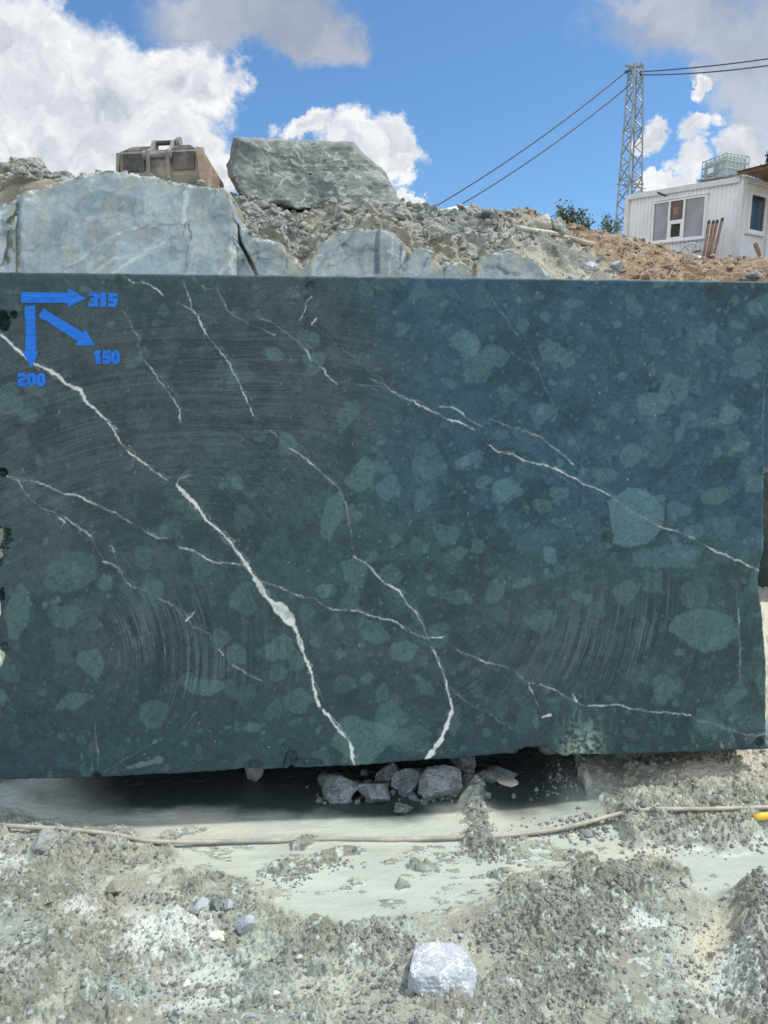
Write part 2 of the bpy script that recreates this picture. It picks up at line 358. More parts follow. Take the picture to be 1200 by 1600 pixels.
# ------------------------------------------------------------------ far ground
G0 = -0.12                                               # floor of the pit in front of the camera
def far_ground():
    n = 60; xs = np.linspace(-900, 900, n); P = np.stack(np.meshgrid(xs, xs), -1).reshape(-1, 2)
    r = np.hypot(P[:, 0], P[:, 1]); Z = np.where(r > 90, 3.0 * sstep(90, 300, r), 0) + G0 - 0.35
    V = np.c_[P, Z]; c = lin([172, 172, 158])[None] * (0.7 + 0.5 * fbm(P[:, 0] / 30, P[:, 1] / 30, 3, 4))[:, None] * 0.5
    o = from_arrays('ground', V, grid_faces(n, n), M['rubble'], color=c); tag(o, kind='structure')
far_ground()

# ------------------------------------------------------------------ near ground: wet slurry and churned mud
GSEED = 11
def ground_fields(X, Y):
    """height, colour, dryness of the pit floor at world X, Y"""
    px, py = project(X, Y, np.full(np.shape(X), G0))
    wx = px + 46 * (fbm(X * 3.0, Y * 3.0, 5, 61) - 0.5) * 2; wy = py + 30 * (fbm(X * 3.0, Y * 3.0, 5, 71) - 0.5) * 2
    inside = (Y > 0.5) & (Y < 30)
    # smooth wet slurry: between two lines per column
    top = np.interp(wx, [-200, 20, 60, 900, 905, 980, 1040, 1400], [1180, 1200, 1100, 1100, 1240, 1318, 1322, 1305])
    bot = np.interp(wx, [-200, 0, 60, 180, 260, 300, 400, 480, 560, 700, 760, 870, 1000, 1060, 1120, 1200, 1400], [1225, 1262, 1290, 1305, 1335, 1368, 1400, 1432, 1452, 1436, 1400, 1368, 1340, 1350, 1415, 1410, 1400])
    wet = sstep(-14, 16, wy - top) * sstep(-14, 22, bot - wy)
    wet = np.maximum(wet, 0.9 * sstep(0.35, 0.7, blob(wx, wy, 930, 1348, 40, 14)))
    # crumbly islands in the slurry
    isl = fbm(X * 15, Y * 26, 5, 66, .65)
    wsoft = wet
    wet = wet * (1 - 0.9 * sstep(.665, .72, fbm(X * 9 + 4, Y * 22, 5, 67, .65)) * sstep(1300, 1330, py))
    for (cx, cy, rx, ry, rot) in [(450, 1362, 50, 14, -5), (520, 1340, 50, 10, -8), (430, 1400, 30, 8, 0), (745, 1318, 30, 26, 20), (790, 1328, 50, 16, 0), (845, 1395, 60, 20, 8), (742, 1262, 18, 44, 5),
                                  (560, 1380, 30, 6, -10), (800, 1368, 40, 8, 0), (470, 1322, 26, 7, -10), (655, 1360, 30, 5, 0), (280, 1306, 36, 8, -8), (640, 1385, 8, 5, 0), (880, 1345, 40, 10, 0)]:
        wsoft = wsoft * (1 - .8 * sstep(0.34, 0.95, 0.8 * blob(wx * 0.5 + px * 0.5, wy * 0.5 + py * 0.5, cx, cy, rx * 1.25, ry * 1.3, rot) + 0.75 * (isl - .42)))
        wet = wet * (1 - sstep(0.40, 0.52, 0.62 * blob(wx * 0.5 + px * 0.5, wy * 0.5 + py * 0.5, cx, cy, rx * 1.25, ry * 1.3, rot) + 0.75 * (isl - .42)))
    wet = wet * np.where(inside, 1, 0)
    dry = 1 - wet
    # rounded clods at four scales, with crisp creases between them
    jx = 0.9 * (fbm(X * 12, Y * 12, 4, 5, .6) - .5); jy = 0.9 * (fbm(X * 12, Y * 12, 4, 15, .6) - .5)
    def clodf(fr, sd, keep, wob):
        f, i = worley(X * fr + jx * wob, Y * fr * 1.1 + jy * wob, sd); rr = 0.30 + 0.50 * i
        return np.sqrt(np.clip(1 - (f / rr) ** 2, 0, 1)) * rr * sstep(keep, keep + .12, hash2(np.floor(i * 99991), np.floor(i * 77773), 3))
    c1, c2, c3, c4 = clodf(13, 3, .45, 1.4), clodf(29, 9, .35, 2.4), clodf(58, 13, .25, 3.5), clodf(115, 17, .2, 5.0)
    big = fbm(X * 2.2, Y * 2.2, 4, 21); med = fbm(X * 7, Y * 7, 5, 31, 0.6); rid = ridge(X * 16, Y * 16, 5, 41, 0.6); fin = ridge(X * 60, Y * 66, 4, 44, .65)
    churn = sstep(0.43, 0.56, fbm(X * 3.4 + 9, Y * 4.6, 6, 51, .66))          # where the mud is churned most
    heap = np.zeros(np.shape(X))
    for (cx, cy, rx, ry, rot, h) in [(985, 1282, 150, 18, -4, 0.045), (910, 1288, 50, 16, 0, 0.018), (1040, 1312, 80, 18, 10, 0.04), (1170, 1300, 60, 26, 0, 0.03), (1190, 1455, 42, 55, 20, 0.15), (1205, 1540, 34, 40, 0, 0.10),
                                     (746, 1252, 22, 30, 0, 0.08), (745, 1318, 34, 18, 20, 0.02), (795, 1330, 46, 12, 0, 0.018), (90, 1325, 130, 16, 3, 0.03), (190, 1340, 50, 9, -8, 0.04), (15, 1242, 34, 26, 0, 0.06),
                                     (860, 1440, 90, 24, 5, 0.055), (780, 1460, 60, 22, 0, 0.04), (960, 1385, 100, 10, 8, 0.04), (935, 1430, 46, 14, 15, 0.03), (1000, 1360, 60, 12, 0, 0.022), (845, 1395, 60, 12, 8, 0.022), (60, 1490, 120, 40, 0, 0.025),
                                     (600, 1475, 60, 18, 0, 0.03), (620, 1525, 30, 20, 0, 0.03), (1120, 1340, 90, 14, 12, 0.018), (880, 1215, 40, 40, -20, 0.08)]:
        heap = heap + h * blob(wx * .6 + px * .4, wy * .6 + py * .4, cx, cy, rx, ry, rot) * np.where(inside, 1, 0)
    rough_ = np.clip(0.10 + 0.85 * churn + heap * 9, 0, 1.05) * dry
    H = 0.045 * (big - 0.5) + dry * (0.010 + 0.022 * (med - 0.45)) + heap * (0.85 + 0.5 * (med - .4)) 
    H = H + rough_ * (0.030 * c1 ** 1.5 + 0.017 * c2 + 0.013 * c3 + 0.008 * c4 + 0.007 * (rid - 0.3) + .005 * (fin - .3)) + dry * (0.005 * (fin - .3) + 0.012 * (fbm(X * 5 + Y * 3, Y * 16 - X * 5, 5, 46, .65) - .5) + 0.010 * churn)
    ws_ = np.clip(wsoft, 0, 1) * np.where(inside, 1, 0); H = H * (1 - ws_) + ws_ * (heap * .4 + 0.006 * (fbm(X * 4, Y * 14, 5, 81, .6) - 0.5) + 0.004 * (fbm(X * 16, Y * 44, 4, 83, .6) - 0.5))
    # sandy bank on the right, under and behind the block
    bank = sstep(960, 1120, px + 0.25 * (py - 1200)) * sstep(1262, 1215, py) * np.where(inside, 1, 0)
    H = H + bank * (0.05 + 0.03 * fbm(X * 3, Y * 3, 3, 91))
    H = H + 0.10 * sstep(3.6, 5.5, Y)
    # colours
    base_wet = lin([176, 184, 174]); base_dry = lin([186, 193, 179]); dark = lin([132, 139, 127]); brown = lin([156, 153, 136]); white = lin([226, 233, 227]); teal = lin([168, 194, 188]); cream = lin([214, 209, 184]); sand = lin([204, 198, 178])
    e = lambda v: v[..., None]
    tone = fbm(X * 5, Y * 5, 6, 101, 0.62); fine = fbm(X * 40, Y * 40, 4, 111, 0.6)
    C = base_dry + (dark - base_dry) * e(sstep(0.42, 0.66, tone) * 0.8)
    C = C + (dark * .8 - C) * e(sstep(0.48, 0.70, fine) * 0.6); C = C + (dark * .7 - C) * e(sstep(0.56, 0.66, fbm(X * 14, Y * 16, 5, 117, .65)) * 0.55 * churn)
    C = C + (dark * .85 - C) * e(churn * sstep(.38, .6, fbm(X * 7, Y * 8, 5, 119, .66)) * .6)
    C = C + (brown - C) * e(sstep(0.50, 0.66, fbm(X * 5.3, Y * 5.3, 6, 121, .68)) * 0.55)
    for (cx, cy, rx, ry, a, col) in [(260, 1462, 70, 26, .9, white), (220, 1490, 50, 18, .8, white), (140, 1440, 26, 20, .8, white), (340, 1520, 60, 22, .7, white), (20, 1345, 50, 14, .6, white), (565, 1512, 24, 14, .9, white), (560, 1445, 40, 10, .5, cream),
                                     (1110, 1470, 50, 34, .95, cream), (1150, 1530, 60, 40, .85, white), (1090, 1500, 26, 34, .8, cream), (1000, 1455, 22, 8, .9, white), (1010, 1345, 40, 12, .6, cream), (1140, 1395, 60, 16, .5, cream), (200, 1542, 50, 14, .9, teal), (640, 1467, 26, 14, .9, teal),
                                     (590, 1465, 16, 8, .9, teal), (395, 1480, 50, 40, .45, teal), (820, 1430, 50, 10, .6, teal), (300, 1565, 70, 14, .6, white), (380, 1560, 70, 18, .5, teal), (180, 1560, 40, 12, .6, teal), (30, 1460, 40, 20, .5, teal), (600, 1330, 1, 1, 0, teal)]:
        k = np.clip(sstep(0.25, 0.85, blob(wx, wy, cx, cy, rx * 1.15, ry * 1.25) + 1.5 * (fine - 0.5) + .9 * (tone - .5)) * a * (.85 if col is not teal else .5), 0, 1); C = C + (col - C) * e(k)
    CW = base_wet * e(0.78 + 0.34 * fbm(X * 3, Y * 11, 6, 131, .62)); CW = CW + (lin([196, 190, 168]) - CW) * e(sstep(.55, .72, fbm(X * 2.2, Y * 6, 4, 137)) * .4)
    C = C * e(dry) + CW * e(wet)
    C = C + (sand - C) * e(bank * 0.85)
    gap_shade = sstep(0.12, 0.75, np.exp(-((wx - 440) / 520) ** 4) * np.exp(-(np.minimum(wy - 1240, 0) / 200) ** 2 - (np.maximum(wy - 1240, 0) / 42) ** 2)) * wet * sstep(55, 190, wx + .4 * (py - 1250)) * np.where(inside, 1, 0)
    C = C + (lin([52, 62, 62]) - C) * e(gap_shade)  # shade under the block, painted into the slurry colour
    C = C * 1.05
    drym = np.clip(dry * 1.0 + 0.2 * bank, 0, 1)
    return H, C, drym
def ground_z(X, Y):
    h, _, _ = ground_fields(np.array([[X]], float), np.array([[Y]], float)); return G0 + float(h[0, 0])
def on_ground(px, py, dz=0.0):                           # the point of the pit floor shown at a photo pixel
    Y = (G0 - EYE) / slope(py)
    for _ in range(5):
        X = xat(px, py, Y); Y = 0.5 * Y + 0.5 * (ground_z(X, Y) - EYE) / slope(py)
    X = xat(px, py, Y); return Vector((X, Y, ground_z(X, Y) + dz))
def near_ground():
    u = np.concatenate([np.linspace(-3.0, -1.3, 40)[:-1], np.linspace(-1.3, -0.66, 220)[:-1], np.linspace(-0.66, 0.66, 1080), np.linspace(0.66, 1.3, 220)[1:], np.linspace(1.3, 3.0, 40)[1:]])
    rows = np.concatenate([np.linspace(1800, 1680, 24)[:-1], np.linspace(1680, 1170, 720), np.linspace(1168, 1000, 60), np.linspace(997, 850, 25)])
    Yr = (G0 - EYE) / np.array([slope(r) for r in rows])
    Yr = np.concatenate([[-3, -1, 0.3, 0.8], Yr[Yr > 1.0]])
    X = u[None, :] * np.maximum(Yr, 1.2)[:, None]; Y = np.repeat(Yr[:, None], len(u), 1)
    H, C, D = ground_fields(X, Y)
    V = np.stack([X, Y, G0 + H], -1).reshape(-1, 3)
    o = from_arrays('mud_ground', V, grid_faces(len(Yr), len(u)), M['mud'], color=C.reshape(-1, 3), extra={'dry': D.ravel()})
    tag(o, kind='structure')
near_ground()

# ------------------------------------------------------------------ terrain: rubble bank behind the block, brown earth slope on the right
SKY_LINE = [(-700, 250), (-200, 255), (0, 268), (40, 267), (75, 272), (130, 290), (180, 306), (240, 314), (300, 322), (340, 326), (365, 318), (420, 321), (500, 327), (560, 330), (620, 329), (680, 335), (740, 339), (772, 344), (785, 352), (800, 348), (815, 346), (835, 354), (850, 359), (875, 366), (905, 374), (940, 381), (975, 390), (1010, 404), (1060, 423), (1100, 425), (1200, 425), (1900, 425)]
SKY_Y = [(-700, 9.5), (350, 9.2), (600, 10.2), (760, 10.2), (785, 13.0), (850, 15.0), (900, 17.5), (975, 20.5), (1010, 21.5), (1060, 22.0), (1200, 22.0), (1900, 22.0)]
LOW_LINE = [(-700, 330), (-60, 330), (0, 312), (35, 296), (100, 278), (150, 292), (200, 304), (240, 312), (290, 322), (345, 326), (362, 328), (372, 352), (400, 366), (440, 378), (475, 412), (488, 400), (500, 378), (530, 364), (560, 358), (600, 360), (625, 372), (642, 396), (658, 398), (690, 400), (710, 415), (742, 418), (752, 402), (775, 395), (800, 394), (828, 402), (850, 424), (870, 440), (900, 452), (1000, 462), (1200, 470), (1900, 480)]
TY0 = 7.95
def terrain_z(PX, T):
    """height at column PX (photo column = direction) and T in 0..1 from bank foot to skyline, T>1 beyond it"""
    lo = interp(PX, LOW_LINE); sk = np.maximum(interp(PX, SKY_LINE), 0); ys = interp(PX, SKY_Y)
    Y = np.where(T <= 1, TY0 + (ys - TY0) * np.clip(T, 0, 1) ** 1.15, ys + (T - 1) * 26)
    sl = np.vectorize(slope)
    z0 = EYE + TY0 * sl(lo); z1 = EYE + ys * sl(sk)
    t = np.clip(T, 0, 1); z = z0 + (z1 - z0) * (1 - (1 - t) ** 1.25) + np.where(T > 1, -0.10 * np.minimum((T - 1) * 8, 2.5), 0)
    return Y, z
def terrain():
    cols = np.concatenate([np.linspace(-700, -60, 60)[:-1], np.linspace(-60, 1260, 640), np.linspace(1260, 1900, 50)[1:]])
    T = np.concatenate([np.linspace(-1, -0.01, 44), np.linspace(0, 1.06, 170), np.linspace(1.1, 2.6, 30)])
    PX, TT = np.meshgrid(cols, T); Y, Z = terrain_z(PX, np.maximum(TT, 0))
    X = (PX - 600) / FPX * Y * 1.0 / CS * 0.985
    drop = TT < 0; dz = np.clip(-TT, 0, 1); Z = np.where(drop, Z * (1 - dz) - .6 * dz, Z); Y = np.where(drop, Y - .25 * dz - .05 + .45 * (fbm(X * 1.3, Z * 1.3, 6, 57, .62) - .5) * np.minimum(1, dz * 9), Y)
    brown = sstep(-30, 30, PX - np.interp(np.clip(TT, 0, 1), [0, 0.35, 0.8, 1.0], [960, 880, 800, 778]) + 60 * (fbm(X * 1.1, Y * 1.1, 4, 7) - 0.5) * 2)
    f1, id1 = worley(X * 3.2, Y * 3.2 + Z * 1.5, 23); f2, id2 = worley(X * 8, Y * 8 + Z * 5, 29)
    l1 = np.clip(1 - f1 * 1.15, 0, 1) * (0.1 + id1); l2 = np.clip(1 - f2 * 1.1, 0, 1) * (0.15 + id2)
    n = fbm(X * 1.6, Y * 1.6 + Z, 6, 33, 0.6)
    act = sstep(0.0, 0.06, TT) * (0.55 + 0.45 * sstep(1.6, 1.0, TT))
    far = np.clip(Y / 10, 1, 2)
    Z = Z + act * ((n - 0.5) * 0.26 + 0.12 * l1 + 0.075 * l2 + 0.05 * ridge(X * 6, Y * 6 + Z * 4, 4, 37) - 0.06) * np.where(brown > 0.5, 0.55, 0.85)
    Y = Y - act * (0.07 * l2 + 0.09 * l1)
    grey = lin([196, 201, 190]); greyd = lin([140, 150, 142]); tan = lin([190, 180, 155]); br = lin([176, 153, 122]); brd = lin([134, 109, 82]); brl = lin([206, 192, 168])
    e = lambda v: v[..., None]; tone = fbm(X * 2.2, Y * 2.2 + Z * 2 + np.minimum(TT, 0) * 3, 6, 43, 0.65); t2 = fbm(X * 9, Y * 9 + Z * 6, 4, 47, 0.6)
    C = grey + (greyd - grey) * e(sstep(0.40, 0.66, tone)); C = C + (tan - C) * e(sstep(0.52, 0.66, fbm(X * 1.4, Y * 1.4 + Z * 2, 4, 53)) * 0.7)
    C = C + (tan - C) * e(0.5 * sstep(0.25, 0.0, TT))
    B = br + (brd - br) * e(sstep(0.42, 0.65, tone)); B = B + (brl - B) * e(sstep(0.55, 0.72, t2) * 0.6)
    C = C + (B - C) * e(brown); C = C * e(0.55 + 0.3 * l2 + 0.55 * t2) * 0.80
    V = np.stack([X, Y, Z], -1).reshape(-1, 3)
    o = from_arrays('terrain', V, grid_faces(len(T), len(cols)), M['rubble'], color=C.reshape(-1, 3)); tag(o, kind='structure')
    return X, Y, Z, brown, TT, PX
TG = terrain()

TPX = project(*[a.ravel() for a in TG[:3]])
def on_bank(px, py):
    d = np.hypot(TPX[0] - px, TPX[1] - py) + 0.03 * TG[1].ravel(); i = int(np.argmin(d)); return Vector((TG[0].ravel()[i], TG[1].ravel()[i], TG[2].ravel()[i]))
# ------------------------------------------------------------------ rocks
def rock_mesh(seed, size, sub=4, planes=16, rough=0.06, flat=0.0, freq=3.0):
    """faceted broken stone: sphere clipped by random planes, then roughened; size = full x,y,z in metres"""
    rng = np.random.RandomState(seed); bm = bmesh.new(); bmesh.ops.create_icosphere(bm, subdivisions=sub, radius=1.0)
    V = np.array([v.co for v in bm.verts]); F = np.array([[v.index for v in f.verts] for f in bm.faces]); bm.free()
    N = rng.normal(size=(planes, 3)); N /= np.linalg.norm(N, axis=1)[:, None]; D = rng.uniform(0.58, 0.86, planes)
    dots = V @ N.T; r = np.min(np.where(dots > 1e-3, D[None] / np.maximum(dots, 1e-3), 9), axis=1); r = np.minimum(r, 1.25)
    a = fbm(V[:, 0] * freq + 3 * V[:, 2] + seed, V[:, 1] * freq - 2 * V[:, 2], 5, seed, 0.6) - 0.5
    r = r * (1 + rough * 2 * a + rough * .9 * (ridge(V[:, 0] * 2.2 * freq + seed, V[:, 1] * 2 * freq + V[:, 2] * 3 * freq, 3, seed + 2) - .35)); P = V * r[:, None]
    P -= (P.max(0) + P.min(0)) / 2; P *= np.asarray(size) / (P.max(0) - P.min(0)); P[:, 2] -= P[:, 2].min()
    return P, F
def rock(name, loc, size, mat, seed, label, cat='stone', group=None, rotz=0.0, sub=4, planes=16, rough=0.06, sink=0.0, tilt=(0, 0), smooth=False):
    P, F = rock_mesh(seed, size, sub, planes, rough)
    o = from_arrays(name, P, F, mat, smooth=smooth); o.location = Vector(loc) - Vector((0, 0, sink)); o.rotation_euler = (tilt[0], tilt[1], rotz)
    return tag(o, label, cat, group)
def scatter(name, pts, sizes, mat, seed, protos=10, kind='stuff', flat=0.75, subd=2, rgh=.10, npl=9):
    rng = np.random.RandomState(seed); pr = [rock_mesh(seed * 31 + k, (1, rng.uniform(.6, 1), rng.uniform(.45, .9) * flat / .75), subd, npl, rgh) for k in range(protos)]
    VV = []; FF = []; off = 0
    for p, s in zip(pts, sizes):
        P, F = pr[rng.randint(protos)]; q = np.array(Quaternion(Vector(rng.normal(size=3)).normalized(), rng.uniform(0, 0.7)).to_matrix() @ Matrix.Rotation(rng.uniform(0, 6.28), 3, 'Z'))
        VV.append((P - [0, 0, 0.3 * P[:, 2].max()]) @ q.T * s + p); FF.append(F + off); off += len(P)
    o = from_arrays(name, np.concatenate(VV), np.concatenate(FF), mat, smooth=False); tag(o, kind=kind); return o
def scatter_bank():
    X, Y, Z, B, TT, PX = TG; rng = np.random.RandomState(5)
    ok = np.argwhere((TT > 0.02) & (TT < 1.03) & (PX > -50) & (PX < 1250)); ok = ok[rng.permutation(len(ok))]
    for name, cond, mat, n, lab in (('loose_rubble', lambda i, j: B[i, j] < 0.5, M['rubble_rock'], 9000, 'loose broken grey green stones covering the bank behind the block'),
                                    ('earth_stones', lambda i, j: B[i, j] >= 0.5, M['earth_rock'], 5000, 'loose brown clods and stones covering the earth slope')):
        pts = []; sz = []
        for i, j in ok:
            if cond(i, j):
                pts.append((X[i, j], Y[i, j], Z[i, j])); sz.append(min(0.12, 0.013 * (1 - rng.rand()) ** -0.62) * max(1, Y[i, j] / 13))
                if len(pts) >= n: break
        o = scatter(name, pts, sz, mat, 7, subd=1); tag(o, lab, 'rubble')
    pale = []; ps = []
    for i, j in ok[::-1]:
        if 0.3 < B[i, j] < 2 and (PX[i, j] > 820) and TT[i, j] < .9:
            pale.append((X[i, j], Y[i, j], Z[i, j])); ps.append(min(0.2, 0.03 * (1 - rng.rand()) ** -0.5) * max(1, Y[i, j] / 16))
            if len(pale) >= 160: break
    o = scatter('pale_rubble', pale, ps, M['rubble_rock'], 9); tag(o, 'pale grey stones strewn over the brown earth slope', 'rubble')
scatter_bank()

# ------------------------------------------------------------------ sawn rock faces of the bench behind
def draw_line(img, pts, col, alpha=1.0, ox=0, oy=0, sc=1.0, seed=0, jit=0.8, soft=0.55, breakup=0.0):
    """stamp a polyline of (x, y, width) into img, with a wandering edge and swelling width"""
    rng = np.random.RandomState(seed + 1); pts = [np.array(p, float) for p in pts]; h, w = img.shape[:2]
    path = []
    for a, b in zip(pts[:-1], pts[1:]):
        n = max(2, int(np.hypot(*(b - a)[:2]) * 2)); path += [a + (b - a) * t for t in np.linspace(0, 1, n, endpoint=False)]
    path.append(pts[-1]); path = np.array(path); s = np.arange(len(path)) / 2.0
    jx = (fbm(s / 24.0, s * 0 + seed, 5, seed + 5, 0.62) - 0.5) * 11 * jit; jy = (fbm(s / 24.0, s * 0 + seed + 50, 5, seed + 6, 0.62) - 0.5) * 11 * jit
    jx = jx + 2.4 * (fbm(s / 3.2, s * 0 + seed + 3, 3, seed + 11, .7) - .5); jy = jy + 2.4 * (fbm(s / 3.2, s * 0 + seed + 13, 3, seed + 12, .7) - .5)
    wv = (.55 + .9 * fbm(s / 3.6, s * 0 + seed, 3, seed + 14, .7)) * np.clip(2.4 * fbm(s / 15.0, s * 0 + seed + 90, 5, seed + 8, 0.7) - 0.32, 0.15, 2); br = fbm(s / 14.0, s * 0 + seed + 30, 3, seed + 9)
    qx = (path[:, 0] + jx - ox) * sc; qy = (path[:, 1] + jy - oy) * sc; mr = int(path[:, 2].max() * sc) + 6
    bx0, bx1 = max(int(qx.min()) - mr, 0), min(int(qx.max()) + mr, w); by0, by1 = max(int(qy.min()) - mr, 0), min(int(qy.max()) + mr, h)
    if bx1 <= bx0 or by1 <= by0: return
    acc = np.zeros((by1 - by0, bx1 - bx0))
    for k in range(len(path)):
        if breakup and br[k] < breakup: continue
        x, y = qx[k] - bx0, qy[k] - by0; r = max(0.40, path[k, 2] * 0.5 * wv[k] * sc); R = int(r + 3)
        x0, x1, y0, y1 = int(x) - R, int(x) + R + 2, int(y) - R, int(y) + R + 2
        if x0 < 0 or y0 < 0 or x1 >= bx1 - bx0 or y1 >= by1 - by0: continue
        gy, gx = np.mgrid[y0:y1, x0:x1]; d = np.hypot(gx - x, gy - y); v = np.clip((r + soft - d) / (2 * soft), 0, 1) * min(1.0, path[k, 2] * wv[k] / 1.5)
        acc[y0:y1, x0:x1] = np.maximum(acc[y0:y1, x0:x1], v)
    acc *= alpha; gy, gx = np.mgrid[by0:by1, bx0:bx1]; acc *= np.clip(.30 + 1.25 * fbm(gx / 13.0 + seed, gy / 13.0, 4, seed + 21, .7), 0, 1); sub = img[by0:by1, bx0:bx1]; sub += (np.asarray(col) - sub) * acc[..., None]
def pxmap(x0, x1, y0, y1): 
    gy, gx = np.mgrid[y0:y1, x0:x1]; return gx.astype(float), gy.astype(float)
def sample(img, px, py, ox, oy, sc=1.0):
    x = np.clip((px - ox) * sc, 0, img.shape[1] - 1.001); y = np.clip((py - oy) * sc, 0, img.shape[0] - 1.001); i = x.astype(int); j = y.astype(int); fx = (x - i)[..., None]; fy = (y - j)[..., None]
    a = img if img.ndim == 3 else img[..., None]
    r = (a[j, i] * (1 - fx) + a[j, i + 1] * fx) * (1 - fy) + (a[j + 1, i] * (1 - fx) + a[j + 1, i + 1] * fx) * fy
    return r if img.ndim == 3 else r[..., 0]
def face_map():
    x, y = pxmap(-60, 900, 250, 480); e = lambda v: v[..., None]
    C = lin([150, 167, 174]) * e(0.75 + 0.5 * fbm(x / 60, y / 50, 8, 3, 0.68)); C = C + (lin([176, 190, 190]) - C) * e(sstep(0.5, 0.7, fbm(x / 34, y / 26, 5, 8, 0.6)) * 0.6)
    C = C + (lin([122, 140, 148]) - C) * e(sstep(0.52, 0.7, fbm(x / 40 + 7, y / 40, 5, 15, 0.6)) * 0.6)
    blotch = worley(x / 20 + fbm(x / 12, y / 12, 3, 2), y / 18, 6); C = C + (lin([185, 200, 202]) - C) * e(sstep(0.42, 0.2, blotch[0]) * (blotch[1] > 0.55) * 0.35)
    C = C + (lin([180, 178, 160]) - C) * e(sstep(0.56, 0.75, fbm(x / 16, y / 60, 4, 77)) * sstep(340, 440, y) * 0.35)
    C = C + (lin([170, 166, 148]) - C) * e(sstep(.50, .68, fbm(x / 22, y / 40, 6, 79, .7)) * .4); C = C * e(.78 + .44 * fbm(x / 4, y / 4, 4, 83, .8))
    for k in range(60):
        q = np.random.RandomState(700 + k); ax, ay = q.uniform(-40, 870), q.uniform(290, 440); an = q.normal() * .5 + (1.2 if q.rand() < .5 else -.6); ll = q.uniform(12, 50); draw_line(C, [(ax, ay, 1.6), (ax + ll * math.cos(an), ay + ll * math.sin(an), 1.0)], lin([84, 96, 100]) if q.rand() < .5 else lin([196, 202, 198]), q.uniform(.3, .8), -60, 250, 1.0, 700 + k, 1.5, .6, .3)
    W = lin([206, 213, 208]); D = lin([60, 72, 76]); T = lin([186, 176, 150])
    L = lambda p, c, a=0.7, s=0, j=1.0, b=0.0: draw_line(C, p, c, a, -60, 250, 1.0, s, j, 0.7, b)
    for k, (p, a) in enumerate([([(85, 432, 2), (150, 385, 2), (190, 362, 3), (225, 353, 2), (262, 353, 2)], .8), ([(130, 432, 3), (180, 405, 3), (232, 385, 2), (262, 362, 2), (290, 344, 2)], .6), ([(170, 430, 3), (210, 405, 4), (245, 385, 3), (272, 362, 3)], .6), ([(290, 300, 9), (287, 345, 5)], .75),
                                ([(300, 430, 2), (312, 380, 2)], .5), ([(345, 428, 4), (365, 400, 3), (385, 395, 2)], .6), ([(180, 330, 2), (205, 345, 2), (235, 330, 2), (260, 308, 2)], .4), ([(330, 300, 2), (322, 330, 1.5)], .4), ([(0, 330, 6), (3, 430, 8)], .4), ([(230, 360, 2), (236, 378, 1)], .4),
                                ([(295, 428, 3), (305, 390, 2), (330, 345, 2)], .35), ([(40, 390, 2), (120, 372, 1.5), (190, 378, 1.5)], .3), ([(612, 365, 3), (608, 432, 3)], .6), ([(755, 402, 2), (750, 432, 2)], .4), ([(786, 395, 2), (780, 432, 2)], .5), ([(690, 425, 2), (725, 405, 2)], .5), ([(505, 420, 2), (520, 395, 2), (560, 380, 1.5)], .3)]):
        L(p, W, a, k + 5)
    for k, (p, a) in enumerate([([(297, 345, 2.5), (294, 385, 2), (291, 425, 1.5)], .95), ([(289, 345, 2), (286, 372, 2)], .9), ([(314, 318, 2), (316, 342, 1.5)], .7), ([(215, 356, 2), (250, 352, 1.5), (275, 350, 3), (290, 348, 2)], .6), ([(160, 385, 1.5), (140, 400, 1.5), (85, 428, 2)], .5), ([(330, 345, 2), (345, 338, 1.5)], .5),
                                ([(370, 352, 4), (374, 378, 5), (384, 395, 4), (396, 418, 2)], .95), ([(378, 398, 2), (380, 415, 1.5)], .8), ([(626, 380, 4), (628, 432, 2)], .9), ([(638, 398, 5), (626, 420, 2)], .8), ([(676, 395, 2), (662, 418, 2)], .6), ([(445, 385, 3), (447, 418, 2)], .6), ([(704, 412, 1.5), (705, 430, 1.2)], .5)]):
        L(p, D, a, k + 60)
    for k, p in enumerate([[(30, 308, 9), (30, 400, 9), (33, 428, 8)], [(589, 360, 8), (589, 432, 8)]]): L(p, lin([118, 138, 146]), .8, k + 90, 0.15)
    for k, p in enumerate([[(22, 320, 4), (26, 420, 4)], [(100, 284, 4), (60, 298, 4), (38, 304, 4)], [(440, 382, 7), (450, 400, 6), (470, 425, 8)], [(492, 396, 5), (486, 425, 6)], [(674, 400, 12), (680, 425, 10)], [(745, 405, 6), (742, 430, 8)], [(800, 394, 4), (828, 404, 5), (848, 428, 4)], [(400, 366, 4), (428, 376, 5)], [(505, 376, 4), (530, 366, 3)]]): L(p, T, .75, k + 120, 1.2)
    return C
FM = face_map(); BENCH_GAIN = 1.25
